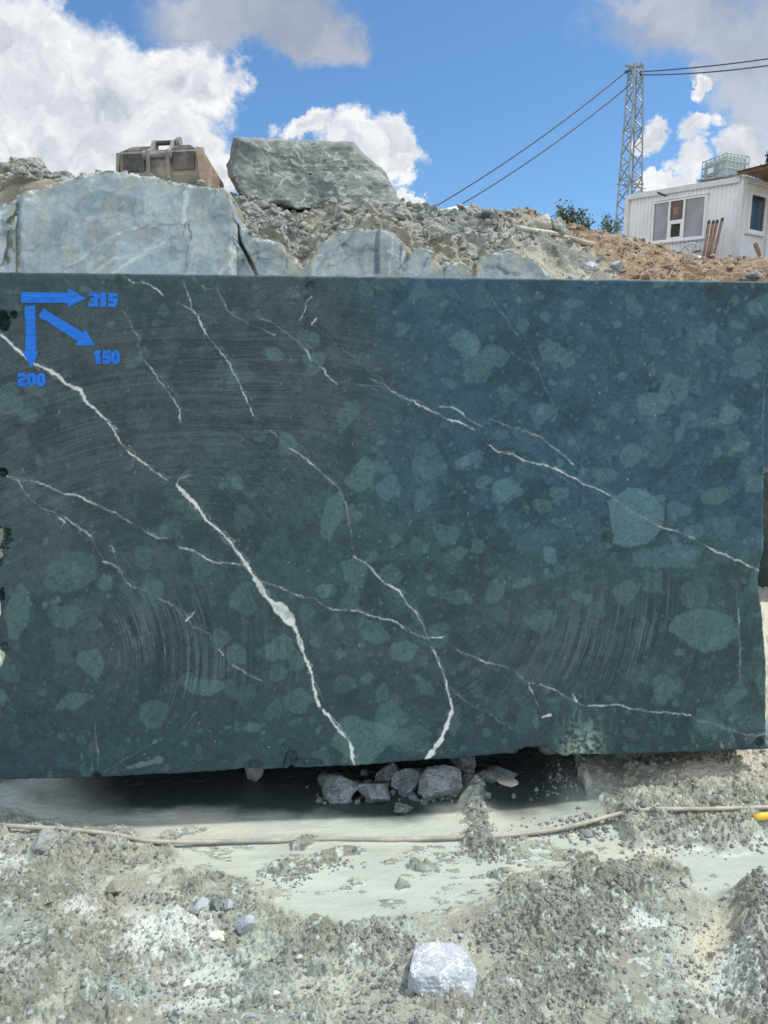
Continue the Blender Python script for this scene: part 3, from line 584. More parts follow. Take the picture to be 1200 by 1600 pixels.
def slab(name, px0, px1, tops, Y, label, thick=1.2, seed=0, left_in=0.0, tiltx=0.0):
    n = int((px1 - px0) / 1.6) + 2; m = 110; a = np.linspace(px0, px1, n); top = interp(a, tops) + (np.round(fbm(a / 14.0, a * 0 + seed, 5, seed, 0.65) * 14) / 14 - 0.5) * 8
    b = np.linspace(0, 1, m); PY = top[None, :] + (485 - top[None, :]) * b[:, None]; PX = np.repeat(a[None, :], m, 0)
    Yf = Y + tiltx * (PX - (px0 + px1) / 2) / 100 + 0.05 * (fbm(PX / 55, PY / 55, 4, seed + 3) - 0.5) + 0.012 * (fbm(PX / 12, PY / 12, 5, seed + 4, .6) - 0.5)
    wf, wi = worley(PX / 46 + .5 * fbm(PX / 30, PY / 30, 4, seed + 41), PY / 60 + .5 * fbm(PX / 30, PY / 30, 4, seed + 42), seed + 43); w2, wi2 = worley(PX / 17 + .6 * fbm(PX / 12, PY / 12, 4, seed + 44), PY / 22 + .3 * PX / 17, seed + 45)
    fr_ = .35 + .65 * sstep(.42, .6, fbm(PX / 70, PY / 50, 3, seed + 46)); Yf = Yf + fr_ * ((.022 if seed == 2 else .07) * wi + (.008 if seed == 2 else .024) * wi2)
    edge = np.minimum(np.minimum(PX - px0, px1 - PX), 8) / 8; Yf = Yf + 0.05 * (1 - edge) ** 2 * (0.4 + fbm(PX / 5, PY / 7, 3, seed + 6)) + 0.05 * np.exp(-(PY - top[None, :]) / 1.6) * (0.1 + sstep(.45, .7, fbm(PX / 7, PY / 5, 4, seed + 5)))
    for gx, wd, dp in ((30, 4, 0.05), (589, 4, 0.05)): Yf = Yf + dp * np.sqrt(np.clip(1 - ((PX - gx) / wd) ** 2, 0, 1)) * (PY < 428)
    Yf = Yf + 0.12 * np.exp(-((PX - np.interp(PY, [300, 352, 378, 395, 418, 480], [366, 369, 374, 384, 396, 420])) / 2.6) ** 2) * (PY > 345)
    sl = np.vectorize(slope)(PY); t = (800 - PY) / FPX; X = (PX - 600) / FPX * Yf / (CS + SN * t); Z = EYE + Yf * sl
    C = sample(FM, PX, PY, -60, 250)
    tone = (np.exp(-(PY - top[None, :]) / 5.0) * sstep(.40, .6, fbm(PX / 9, PY / 6, 4, seed + 11)) + 0.9 * np.exp(-(PY - top[None, :]) / 1.5))[..., None].clip(0, .95) * 0.9; C = C + (lin([138, 137, 120]) - C) * tone
    P = np.stack([X, Yf, Z], -1)
    back = P[0:1].copy(); back[..., 1] += thick; back[..., 2] += -0.10 + 0.1 * fbm(a / 20, a * 0, 4, seed)[None]; mid = P[0:1].copy(); mid[..., 1] += 0.3; mid[..., 2] += 0.02 + 0.08 * (fbm(a / 8, a * 0 + 3, 4, seed + 1)[None] - 0.5)
    foot = P[-1:].copy(); foot[..., 2] = -0.3; P = np.concatenate([back, mid, P, foot]); C = np.concatenate([C, C[-1:]]); C = np.concatenate([C[:1] * 0 + lin([120, 120, 106]), C[:1] * 0 + lin([120, 120, 106]), C])
    lft = P[:, :1].copy(); lft[:, :, 1] = Y + thick; rgt = P[:, -1:].copy(); rgt[:, :, 1] = Y + thick
    P = np.concatenate([lft, P, rgt], 1); C = np.concatenate([C[:, :1], C, C[:, -1:]], 1)
    o = from_arrays(name, P.reshape(-1, 3), grid_faces(P.shape[0], P.shape[1]), M['cut'], color=C.reshape(-1, 3) * BENCH_GAIN); return tag(o, label, 'rock face')
slab('bench_rock', -260, 33, [(-260, 335), (-60, 328), (0, 318), (25, 312), (33, 316)], 7.75, 'narrow pale rock face at far left, beyond the vertical groove', seed=1)
slab('bench_rock', 26, 366, [(26, 306), (35, 301), (70, 290), (100, 282), (130, 271), (165, 267), (205, 272), (240, 275), (262, 283), (290, 287), (310, 292), (345, 293), (356, 300), (363, 315), (366, 330)], 7.45, 'largest pale blue sawn rock face, below the excavator bucket', seed=2, thick=1.6)
slab('bench_rock', 364, 492, [(364, 348), (380, 352), (398, 367), (425, 375), (440, 380), (447, 396), (460, 402), (474, 418), (480, 405), (492, 398)], 7.62, 'low cracked rock face just right of the largest pale face', seed=3)
slab('bench_rock', 486, 634, [(486, 402), (492, 396), (502, 377), (515, 370), (530, 362), (560, 356), (600, 358), (618, 366), (628, 380), (634, 396)], 7.45, 'rounded pale rock face with a vertical drill groove below the boulder', seed=4)
slab('bench_rock', 624, 692, [(624, 428), (634, 408), (648, 386), (662, 387), (678, 395), (686, 410), (692, 420)], 7.5, 'small pointed rock face between the two rounded faces', seed=5)
slab('bench_rock', 684, 752, [(684, 420), (694, 405), (704, 410), (720, 406), (736, 420), (752, 430)], 7.62, 'lowest broken rock face just left of the arched face', seed=6)
slab('bench_rock', 742, 872, [(742, 425), (746, 408), (752, 398), (775, 393), (800, 392), (815, 396), (828, 402), (842, 412), (856, 428), (872, 446)], 7.4, 'arched blue grey rock face at the foot of the brown slope', seed=7)

def edge_rubble():
    rng = np.random.RandomState(41); pts = []; sz = []
    tops = [([(-60, 328), (0, 318), (33, 316)], 7.75), ([(35, 301), (70, 290), (100, 282), (130, 271), (165, 267), (205, 272), (240, 275), (290, 287), (345, 293), (363, 312)], 7.45), ([(366, 350), (398, 367), (440, 380), (474, 418)], 7.62), ([(488, 400), (502, 377), (530, 362), (560, 356), (600, 358), (628, 380)], 7.45), ([(634, 408), (648, 386), (678, 395), (692, 420)], 7.5), ([(694, 405), (720, 406), (752, 430)], 7.62), ([(742, 425), (752, 398), (775, 393), (815, 396), (842, 412), (872, 446)], 7.4)]
    for t, Y in tops:
        for k in range(int((t[-1][0] - t[0][0]) * 1.5)):
            px = rng.uniform(t[0][0], t[-1][0]); dy = abs(rng.normal()) * .35; p = bp(px, interp(px, t) + rng.uniform(-1, 1.5), Y + .03); pts.append((p.x, p.y + dy, p.z + .0 - .05 * dy)); sz.append(min(.09, .012 * (1 - rng.rand()) ** -.6))
    tag(scatter('edge_rubble', pts, sz, M['rubble_rock'], 43, subd=1), 'small broken stones lying along the top edges of the pale rock faces', 'rubble')
edge_rubble()

# ------------------------------------------------------------------ the sawn stone block
YAW = math.radians(4.47); BY0 = 3.012
def face_pt(px, py):                                     # ray through the photo pixel meets the upright plane Y = BY0 + X tan(YAW)
    t = (800 - py) / FPX; den = CS + SN * t; ux = (px - 600) / FPX / den
    Y = BY0 / (1 - ux * math.tan(YAW)); return ux * Y, Y, EYE + Y * (CS * t - SN) / den
BLOCK_GAIN = np.array([1.16, 1.26, 1.24])
def block_map():
    ox, oy = -40, 400; x, y = pxmap(ox, 1250, oy, 1240); e = lambda v: v[..., None]
    def L(p, c, a=0.9, s=0, j=1.0, b=0.0): draw_line(C, [(q[0], q[1], q[2] * float(np.interp(q[2], [3.5, 8], [.56, .92]))) for q in p], c, a, ox, oy, 1.0, s, j, 0.55, b)
    green = lin([56, 78, 80]); blue = lin([51, 79, 94]); grey = lin([68, 77, 80]); deep = lin([40, 58, 63])
    wx = x + 60 * (fbm(x / 120, y / 120, 4, 1) - 0.5) * 2; wy = y + 60 * (fbm(x / 120, y / 120, 4, 2) - 0.5) * 2
    C = np.zeros(x.shape + (3,)) + green
    C = C + (blue - C) * e(sstep(480, 760, wx + 0.25 * (700 - wy)) * sstep(960, 760, wy))
    C = C + (grey - C) * e(0.9 * np.clip(blob(wx, wy, 200, 600, 260, 160) + blob(wx, wy, 470, 560, 130, 130) * 0.8 + blob(wx, wy, 60, 800, 160, 200) * .8 + blob(wx, wy, 850, 1050, 200, 90) * .7 + blob(wx, wy, 250, 1020, 160, 70) * .8 + blob(wx, wy, 560, 1080, 120, 70) * .6, 0, 1))
    C = C + (deep - C) * e(sstep(0.48, 0.66, fbm(x / 60, y / 60, 5, 9, 0.6)) * 0.55) 
    C = C + (lin([44, 66, 72]) - C) * e(sstep(960, 1180, wy) * 0.75)  # painted shade: face darkens towards its foot, where less sky reflects
    C = C * e(0.70 + 0.60 * fbm(x / 16, y / 16, 6, 12, 0.75))
    rng = np.random.RandomState(4)
    def clast(cx, cy, rx, ry, rot, a, col, seed, soft=1.6):
        r = int(max(rx, ry) * 1.7 + 6); x0, x1, y0, y1 = int(cx - r - ox), int(cx + r - ox), int(cy - r - oy), int(cy + r - oy)
        x0, y0 = max(x0, 0), max(y0, 0); x1, y1 = min(x1, C.shape[1]), min(y1, C.shape[0])
        if x1 - x0 < 2 or y1 - y0 < 2: return
        gx = x[y0:y1, x0:x1] - cx; gy = y[y0:y1, x0:x1] - cy; wr = min(rx, ry) * .13; wxx = (fbm(gx / (wr * 2 + 4) + seed, gy / (wr * 2 + 4), 4, seed + 4, .6) - .5) * wr * 1.6; gx = gx + wxx; gy = gy + (fbm(gx / (wr * 2 + 4), gy / (wr * 2 + 4) + seed, 4, seed + 5, .6) - .5) * wr * 1.6; c, s = math.cos(rot), math.sin(rot); u = (gx * c + gy * s) / rx; v = (-gx * s + gy * c) / ry
        rr = np.random.RandomState(seed); k = rr.randint(4, 8); ang = np.sort(rr.uniform(0, 6.28, k)); dd = rr.uniform(0.72, 1.05, k)
        d = np.full(u.shape, -9.0)
        for q in range(k): d = np.maximum(d, u * math.cos(ang[q]) + v * math.sin(ang[q]) - dd[q])
        d = np.maximum(d, np.hypot(u, v) - 1.25)
        px_d = d * min(rx, ry) + (fbm(gx / 7 + seed, gy / 7, 4, seed, .65) - 0.5) * 2.4
        m = sstep(soft * .42 + .2, -soft * .42 - .2, px_d) * a * .70 * (0.30 + 1.35 * fbm(gx / 2.6 + seed, gy / 2.6, 4, seed + 2, 0.85))
        sub = C[y0:y1, x0:x1]; sub += (col - sub) * e(np.clip(m, 0, 1))
    teal = lin([90, 118, 117]); steel = lin([93, 122, 130]); dull = lin([88, 104, 106]); olive = lin([76, 104, 98])
    for i in range(4600):                                # small pebbles, denser and bluer to the right
        cx, cy = rng.uniform(-30, 1230), rng.uniform(415, 1215)
        if rng.rand() > 0.62 + 0.38 * sstep(420, 760, cx): continue
        s = min(19, 2.2 * (1 - rng.rand()) ** -0.58); col = steel if (cx > 560 and cy < 880 and rng.rand() < .8) else (teal if rng.rand() < .6 else dull)
        clast(cx, cy, s, s * rng.uniform(.55, 1), rng.uniform(0, 3.1), rng.uniform(.12, .70) * (1 if rng.rand() < .8 else .7), (col if rng.rand() < .84 else deep) * rng.uniform(.75, 1.1), 100 + i, .7)
    for i in range(60):
        cx, cy = rng.uniform(-20, 1220), rng.uniform(430, 1200); s = rng.uniform(11, 26)
        clast(cx, cy, s, s * rng.uniform(.55, 1), rng.uniform(0, 3.1), rng.uniform(.12, .34), (steel if cx > 620 and cy < 900 else teal) * rng.uniform(.72, .98), 3000 + i, 3.5)
    big = [(985, 808, 45, 39, 0, 1., steel, 2), (1053, 605, 21, 29, .2, .85, steel, 2), (1025, 632, 25, 22, 0, .7, steel, 2), (727, 536, 32, 17, .5, .85, steel, 2), (985, 715, 20, 18, .3, .75, steel, 2), (1100, 990, 47, 33, .1, .85, teal, 2), (1080, 932, 22, 28, 0, .75, teal, 2), (1036, 1080, 17, 23, 0, .75, teal, 2), (566, 1158, 46, 36, 0, .8, teal * .92, 3), (612, 1122, 22, 24, 0, .55, teal, 4), (645, 1152, 32, 24, 0, .5, teal, 4),
           (542, 648, 17, 26, .35, .7, teal, 2), (572, 668, 24, 14, .4, .55, dull, 3), (522, 805, 15, 42, .25, .7, teal, 2), (562, 745, 19, 28, .4, .75, teal, 2), (595, 730, 18, 9, .2, .55, teal, 2), (666, 727, 28, 30, .2, .6, steel, 3), (730, 720, 28, 12, -.25, .55, steel, 2), (755, 752, 14, 11, 0, .6, steel, 2), (1120, 775, 27, 15, -.1, .75, teal, 2), (1182, 757, 22, 14, -.4, .75, teal, 2), (1165, 580, 23, 14, -.2, .7, steel, 2), (1200, 475, 30, 20, 0, .6, teal, 4),
           (235, 922, 20, 24, .4, .8, teal, 2), (226, 955, 15, 14, 0, .5, teal, 3), (112, 890, 42, 28, -.4, .5, teal, 7), (26, 962, 21, 42, .1, .6, teal, 2), (105, 960, 26, 18, 0, .45, teal, 5), (145, 1037, 21, 26, -.2, .6, teal, 3), (117, 1095, 29, 14, -.4, .75, teal, 2), (315, 1075, 34, 15, .08, .75, teal, 2), (240, 1116, 26, 20, .1, .55, teal, 3), (371, 1021, 18, 16, 0, .65, teal, 2), (346, 996, 14, 17, 0, .6, teal, 2), (216, 1003, 9, 12, 0, .6, teal, 2), (630, 1016, 22, 15, 0, .75, teal, 2), (580, 988, 26, 21, 0, .5, teal, 3),
           (555, 900, 24, 24, 0, .65, teal, 3), (612, 898, 17, 21, -.5, .6, teal, 3), (508, 921, 12, 10, -.6, .75, teal, 2), (680, 1000, 26, 16, 0, .5, teal, 3), (676, 922, 10, 9, 0, .7, teal, 2), (710, 932, 20, 14, 0, .4, teal, 5), (818, 911, 15, 8, -.3, .75, teal, 2), (908, 933, 22, 10, .4, .7, steel, 2), (858, 868, 11, 14, 0, .75, steel, 2), (1008, 995, 13, 28, -.2, .7, teal, 2), (1030, 870, 62, 22, 0, .45, steel, 8), (830, 845, 26, 22, 0, .4, steel, 5), (848, 790, 14, 13, -.4, .7, teal, 2), (872, 768, 16, 9, 0, .6, teal, 2), (1060, 797, 16, 15, 0, .6, teal, 2),
           (430, 552, 12, 13, 0, .7, teal, 2), (493, 529, 8, 13, -.2, .65, teal, 2), (481, 543, 8, 8, 0, .6, teal, 2), (521, 552, 12, 14, .3, .5, teal, 3), (594, 507, 10, 9, -.4, .65, teal, 2), (455, 458, 14, 12, 0, .5, teal, 3), (570, 452, 15, 13, 0, .5, teal, 3), (610, 445, 28, 12, 0, .5, teal, 3), (720, 862, 10, 11, 0, .6, teal, 2), (655, 852, 12, 14, -.5, .5, teal, 2), (748, 855, 12, 12, 0, .5, teal, 2), (470, 1092, 24, 20, 0, .5, teal, 3), (206, 566, 15, 13, 0, .65, teal, 2), (14, 622, 28, 22, 0, .6, teal, 4), (58, 607, 17, 12, .3, .6, teal, 2), (45, 650, 20, 13, .2, .5, teal, 3), (103, 618, 14, 8, -.3, .4, teal, 3),
           (365, 600, 11, 16, .2, .6, teal, 2), (361, 575, 9, 16, -.2, .5, teal, 2), (345, 572, 7, 10, 0, .5, teal, 2), (450, 690, 18, 16, .5, .65, teal, 3), (258, 487, 10, 11, .3, .5, teal, 2), (370, 484, 8, 7, 0, .5, teal, 2), (335, 700, 18, 15, 0, .45, teal, 3), (363, 745, 8, 18, .3, .5, teal, 2), (300, 795, 24, 16, 0, .4, teal, 4), (1090, 1050, 1, 1, 0, 0, teal, 2), (1150, 1085, 14, 24, .5, .6, teal, 2), (1110, 1135, 24, 18, 0, .5, teal, 4), (1175, 1130, 20, 14, 0, .45, teal, 3), (320, 885, 20, 18, .3, .5, teal, 2), (255, 868, 18, 18, 0, .4, dull, 3), (380, 940, 20, 20, .5, .45, teal, 4), (270, 830, 22, 14, 0, .35, teal, 4),
           (1085, 430, 60, 1, 0, 0, teal, 2), (1080, 655, 15, 13, 0, .5, steel, 2), (1137, 643, 14, 13, .2, .65, steel, 2), (1112, 660, 9, 9, 0, .6, steel, 2), (1152, 700, 7, 6, 0, .7, steel, 2), (1120, 711, 9, 6, 0, .65, steel, 2), (1062, 678, 9, 13, .3, .65, steel, 2), (1089, 606, 9, 12, 0, .6, steel, 2), (1083, 528, 16, 33, .2, .35, steel, 3), (1050, 475, 16, 8, -.5, .4, teal, 2), (1150, 508, 11, 8, .3, .5, steel, 2), (895, 473, 14, 8, 0, .5, teal, 2), (853, 494, 11, 7, 0, .6, steel, 2), (888, 562, 10, 13, .4, .6, steel, 2), (820, 605, 12, 9, 0, .5, steel, 2), (843, 642, 5, 9, .3, .65, steel, 2), (920, 515, 7, 9, 0, .5, steel, 2), (818, 508, 13, 13, 0, .5, steel, 3), (780, 680, 12, 9, .3, .6, steel, 2), (745, 575, 30, 20, 0, .4, teal, 3), (1030, 660, 22, 12, 0, .45, steel, 3), (1020, 700, 26, 30, 0, .35, steel, 5), (962, 640, 11, 16, 0, .4, steel, 3)]
    for i, (cx, cy, rx, ry, rot, a, col, soft) in enumerate(big): clast(cx, cy, rx * .94, ry * .94, rot, a * (.72 + .4 * rng.rand()), col * rng.uniform(.86, 1.08), 7000 + i, soft * .95)
    C = C * e(0.66 + 0.68 * fbm(x / 2.6, y / 2.6, 4, 212, .85)); C = C * e(1 - .35 * sstep(.60, .72, fbm(x / 5, y / 5, 4, 216, .8)))
    # circular saw marks: fine concentric arcs
    for (cx, cy, mx, my, rx, ry, mr, a, s) in [(60, 1030, 270, 1010, 150, 80, 0, .95, 1), (60, 1030, 80, 1010, 90, 60, 0, .55, 2), (300, 1330, 230, 640, 260, 130, 0, .55, 3), (420, 1300, 450, 600, 150, 120, 0, .5, 4), (180, 960, 400, 750, 110, 90, .5, .35, 5), (560, 900, 960, 990, 100, 70, -.5, .85, 6), (540, 880, 850, 1010, 100, 70, -.4, .5, 7), (60, 1010, 430, 1000, 60, 60, 0, .4, 8), (300, 1330, 60, 790, 140, 90, 0, .4, 9), (640, 900, 1120, 1010, 80, 90, 0, .3, 10), (500, 700, 760, 1060, 60, 60, 0, .3, 11)]:
        r = np.hypot(x - cx, y - cy) + 6 * (fbm(x / 80, y / 80, 3, s + 40) - .5); an = np.arctan2(y - cy, x - cx)
        st = fbm(r / 2.3, an * 2.6, 5, s + 300, .72); m = np.clip(1.5 * blob(x, y, mx, my, rx, ry, math.degrees(mr)), 0, 1) * (0.35 + 0.9 * fbm(r / 20, an * 9, 3, s + 60))
        m = np.clip(m * .95 * sstep(90, 150, r) * (.35 + .65 * sstep(.25, .6, fbm(x / 70 + s * 9, y / 70, 4, s + 500))), 0, 1)
        C = C + (lin([100, 110, 112]) - C) * e(np.clip(sstep(.52, .68, st) * m * a * .75, 0, .6)); C = C + (lin([26, 36, 40]) - C) * e(np.clip(sstep(.48, .32, st) * m * a * .95, 0, .7))
    W = np.array([.84, .87, .84]) / BLOCK_GAIN; Wd = np.array([.50, .58, .58]) / BLOCK_GAIN; K = lin([22, 34, 38])
    A1 = [(-30, 500, 5), (0, 522, 5), (15, 536, 5), (35, 553, 5), (52, 567, 4), (75, 578, 5), (100, 598, 6), (125, 612, 7), (133, 628, 6), (150, 642, 5), (163, 655, 3), (176, 670, 2), (190, 690, 2.5), (205, 708, 3), (225, 726, 3.5), (245, 740, 2.5), (260, 748, 1.5)]
    A2 = [(297, 738, 1), (280, 750, 2), (278, 757, 4), (285, 768, 6), (300, 785, 6), (318, 805, 5), (335, 822, 4), (352, 840, 4), (370, 860, 5), (385, 880, 8), (398, 902, 7), (408, 918, 8), (418, 935, 8), (428, 945, 12), (440, 955, 18), (450, 968, 17), (460, 980, 8), (470, 1005, 7), (478, 1030, 6), (487, 1055, 5), (493, 1080, 5), (495, 1095, 6), (505, 1113, 6), (520, 1125, 4), (528, 1137, 4), (545, 1157, 3), (551, 1170, 5), (555, 1200, 4)]
    thin = [([(285, 435, 1), (293, 465, 1.5), (302, 485, 3.5), (312, 500, 3), (325, 525, 2), (338, 540, 2), (350, 558, 2.5), (358, 568, 2), (372, 595, 2), (380, 612, 2), (397, 650, 2.5)], .9), ([(425, 672, 1.5), (440, 690, 1.5), (465, 708, 2), (485, 725, 2), (500, 738, 2), (520, 755, 2), (530, 765, 1.5), (538, 785, 1.5), (548, 830, 1)], .8), ([(553, 868, 2.5), (570, 878, 2), (590, 898, 3), (600, 912, 2), (620, 922, 3.5), (635, 940, 2.5), (650, 958, 2), (660, 980, 1.5), (668, 997, 1)], .9),
            ([(676, 1010, 2), (688, 1040, 2), (697, 1070, 3), (703, 1085, 3), (708, 1108, 4), (705, 1120, 6), (697, 1138, 9), (690, 1155, 11), (680, 1172, 8), (668, 1188, 5)], .97), ([(575, 590, 1.5), (600, 603, 1.5), (613, 613, 2), (630, 622, 3), (653, 630, 3), (667, 638, 2.5), (680, 647, 2.5), (697, 653, 2.5), (720, 659, 3), (742, 672, 1.5)], .9), ([(762, 693, 2), (780, 706, 2), (800, 709, 2.5), (823, 723, 3), (850, 727, 2.5), (870, 736, 3), (887, 743, 2.5), (910, 753, 2.5), (927, 760, 2), (957, 775, 2)], .92),
            ([(957, 775, 1.2), (985, 800, 1), (1015, 813, 1.5), (1033, 823, 2), (1057, 831, 2.5), (1087, 842, 2)], .85), ([(1102, 852, 2), (1120, 862, 2.5), (1143, 872, 2.5), (1163, 881, 3), (1200, 900, 2)], .9), ([(400, 493, 1), (433, 508, 1.2), (467, 535, 1.5), (482, 550, 2.5), (488, 563, 2)], .75), ([(498, 572, 1.5), (508, 577, 2), (510, 585, 2.5), (518, 592, 2.5), (528, 602, 2)], .85), ([(555, 601, 1.2), (580, 605, 1.2), (600, 604, 1.2)], .7), ([(485, 507, 1), (510, 523, 1), (540, 550, 1), (567, 570, 1), (597, 592, 1)], .5), ([(487, 463, 2), (478, 473, 2.5), (477, 488, 3), (467, 500, 2)], .75), ([(495, 497, 2.5), (487, 508, 2)], .8),
            ([(688, 635, 1.5), (707, 638, 2), (722, 648, 3.5), (735, 658, 1.5), (750, 668, 1.2)], .8), ([(763, 657, 1.2), (780, 657, 1.5), (788, 663, 2)], .8), ([(803, 668, 1.5), (823, 673, 2.5), (843, 682, 2.5), (860, 698, 1.5), (883, 713, 2.5), (895, 725, 2)], .75), ([(765, 457, 1.2), (780, 483, 1.5), (798, 508, 1.2), (813, 528, 1.5), (830, 555, 1), (845, 587, 1.2), (863, 627, 1.5), (872, 647, 1.5), (882, 667, 1.5), (903, 700, 1.5), (910, 737, 1), (928, 767, 1)], .55),
            ([(193, 430, 1.5), (208, 442, 2.5)], .85), ([(222, 441, 2), (235, 446, 2.5), (247, 453, 3), (255, 463, 2)], .85), ([(300, 432, 2), (320, 452, 1.5)], .7), ([(338, 452, 2.5), (347, 468, 2), (353, 482, 2), (365, 493, 1.5), (400, 510, 1), (430, 525, 2)], .7), ([(192, 488, 1.5), (203, 503, 2), (210, 518, 2), (217, 528, 1.2)], .7), ([(217, 552, 1.5), (232, 570, 1.5), (250, 598, 1.5), (267, 620, 2.5), (280, 637, 2.5), (285, 662, 1.5)], .8), ([(283, 472, 1.5), (300, 487, 2), (317, 507, 1.2)], .7),
            ([(-20, 738, 1.5), (0, 740, 2), (17, 745, 3), (30, 750, 2.5), (53, 751, 2), (80, 762, 2), (100, 772, 2), (123, 775, 2), (143, 785, 2.5), (177, 800, 2)], .85), ([(177, 800, 1.5), (188, 807, 2), (207, 817, 1.5)], .8), ([(225, 830, 1.5), (247, 840, 2), (263, 841, 1.5)], .8), ([(282, 855, 2), (307, 863, 2), (333, 878, 2), (353, 878, 2), (377, 883, 1.5)], .85), ([(410, 910, 1.5), (437, 918, 2), (450, 925, 1.2), (463, 932, 2), (490, 935, 2), (523, 952, 2), (557, 953, 2.5), (587, 963, 2), (613, 970, 2.5), (640, 987, 1.5), (667, 997, 2), (693, 997, 2)], .85),
            ([(713, 1015, 1.5), (733, 1023, 1.5), (753, 1033, 2), (798, 1045, 1.5), (825, 1065, 1.5), (860, 1077, 2), (893, 1093, 1.5)], .75), ([(896, 1086, 2), (902, 1096, 4)], .85), ([(920, 1102, 2), (960, 1100, 2.5), (987, 1107, 2), (1027, 1112, 2), (1077, 1117, 1.5)], .85), ([(1090, 1125, 1), (1117, 1132, 1.2), (1140, 1140, 2), (1167, 1148, 2), (1200, 1147, 2)], .7), ([(825, 1065, 1.5), (832, 1085, 2), (843, 1102, 2)], .75), ([(848, 1120, 3), (860, 1117, 4)], .75),
            ([(30, 753, 2), (37, 767, 2), (50, 780, 1.5), (62, 793, 1), (88, 803, 1)], .8), ([(88, 803, 2), (100, 813, 3), (95, 823, 2)], .8), ([(103, 808, 2), (120, 823, 2.5), (143, 838, 2)], .8), ([(163, 877, 3), (183, 887, 2), (205, 917, 2)], .75), ([(247, 933, 1.5), (267, 943, 2), (287, 960, 1.2)], .7), ([(290, 968, 4), (302, 958, 3)], .75), ([(303, 978, 1.5), (330, 990, 1.5)], .65), ([(340, 1013, 2), (350, 1023, 2)], .8), ([(362, 1037, 1.2), (383, 1052, 2.5), (398, 1060, 2), (410, 1065, 1)], .75), ([(715, 1087, 1.5), (738, 1105, 1.5), (763, 1113, 1.2), (783, 1128, 1.2)], .6), ([(256, 1011, 2), (258, 1022, 2)], .6), ([(172, 852, 2), (178, 860, 2)], .7)]
    L(A1, W, .97, 1, .8); L(A2, W, .97, 2, .8)
    for k in range(3): L([(q[0] + 3 - 3 * k, q[1] - 2, 1.4) for q in A2], W, .8, 900 + k, 1.9, .52); L([(q[0] + 3 - 3 * k, q[1] - 2, 1.3) for q in A1], W, .8, 910 + k, 1.7, .54)
    for k in range(40):
        q = A2[8 + k % 12]; L([(q[0] + rng.normal() * 2, q[1] + rng.normal() * 8, 2), (q[0] + rng.normal() * 3, q[1] + rng.normal() * 8, 1)], lin([120, 132, 130]), .6, 930 + k, .8)
    rock_in = draw_line(C, [(430, 945, 5), (442, 958, 8), (450, 968, 5)], lin([150, 156, 150]), .6, ox, oy, 1.0, 9, 1.2)
    for k, (p, a) in enumerate(thin): L([(q[0], q[1], q[2] * 1.12) for q in p], W if a > .7 else Wd, a, 20 + k, .75, 0.30 if a < .76 else 0.0); L([(q[0] + 4, q[1] - 2, q[2] * .6) for q in p], Wd, a * .6, 820 + k, 1.6, 0.62)
    hair = lambda ids: sum([thin[i][0] for i in ids], [])
    for k, ids in enumerate([[0, 1, 2, 3], [4, 5, 6, 7], [8, 9], [14, 15, 16], [18, 19], [20, 21], [22, 23], [25, 26, 27, 28], [29, 30, 32, 33], [36, 38, 39, 40, 42, 43, 44]]): L([(q[0], q[1], 1.6) for q in hair(ids)], Wd, .5, 20 + k * 31, .8, .36)
    for k in range(46):
        q = thin[rng.randint(len(thin))][0]; q = q[rng.randint(len(q))]; an = rng.uniform(.3, 1.4); ll = rng.uniform(12, 46); L([(q[0], q[1], 1.5), (q[0] + ll * math.cos(an), q[1] + ll * math.sin(an), 1.0)], Wd, rng.uniform(.25, .55), 1300 + k, 1.4)
    for k, (p, a) in enumerate([([(1152, 925, 1.5), (1155, 987, 2.5), (1157, 1057, 2)], .55), ([(148, 1128, 3), (152, 1167, 3), (153, 1212, 2)], .55), ([(140, 1140, 1), (146, 1210, 2)], .3), ([(307, 1113, 2), (283, 1143, 2)], .4), ([(257, 1150, 1.5), (213, 1177, 2), (160, 1208, 1.5)], .4), ([(250, 1186, 8), (200, 1200, 8)], .22), ([(1193, 740, 2), (1192, 640, 2), (1196, 560, 1.5)], .4), ([(965, 1050, 3), (985, 1030, 2), (1000, 1000, 2)], .25), ([(1100, 1035, 1), (1195, 1035, 1)], .3), ([(128, 1177, 2), (132, 1195, 2)], .3)]): L(p, lin([170, 186, 190]), a, 200 + k, .4)
    for k, p in enumerate([[(725, 530, 1.2), (735, 548, 1.2)], [(553, 737, 1.2), (562, 753, 1.2)], [(570, 675, 1.5), (585, 668, 2)], [(1000, 795, 1), (1025, 790, 1)], [(1050, 610, 4), (1052, 617, 4)], [(995, 975, 2), (1010, 975, 2)], [(440, 1195, 5), (452, 1165, 2), (458, 1185, 4), (480, 1195, 2)], [(666, 1160, 3), (655, 1170, 2)], [(30, 780, 1.5), (40, 793, 1.5), (60, 797, 1.5)], [(487, 445, 3), (492, 452, 3)], [(1000, 1000, 1.2), (985, 1010, 1.2)], [(25, 1005, 1.5), (45, 980, 1.5)]]): L(p, K, .85, 300 + k, .8)
    # pale bruise at the foot, right of the notch, and scattered white chips
    bm_ = np.clip(blob(x, y, 910, 1165, 26, 26) * 1.2, 0, 1) * sstep(.42, .62, fbm(x / 5, y / 5, 4, 88, .7)); C = C + (lin([176, 182, 168]) - C) * e(np.clip(bm_, 0, 1) * .9)
    bm2 = np.clip(blob(x, y, 915, 1130, 34, 40), 0, 1) * sstep(.5, .7, fbm(x / 5, y / 30, 4, 90)); C = C + (lin([112, 138, 140]) - C) * e(bm2 * .6)
    bm3 = np.clip(blob(x, y, 1140, 1165, 30, 40), 0, 1) * sstep(.55, .7, fbm(x / 6, y / 12, 4, 94)); C = C + (lin([140, 150, 154]) - C) * e(bm3 * .5)
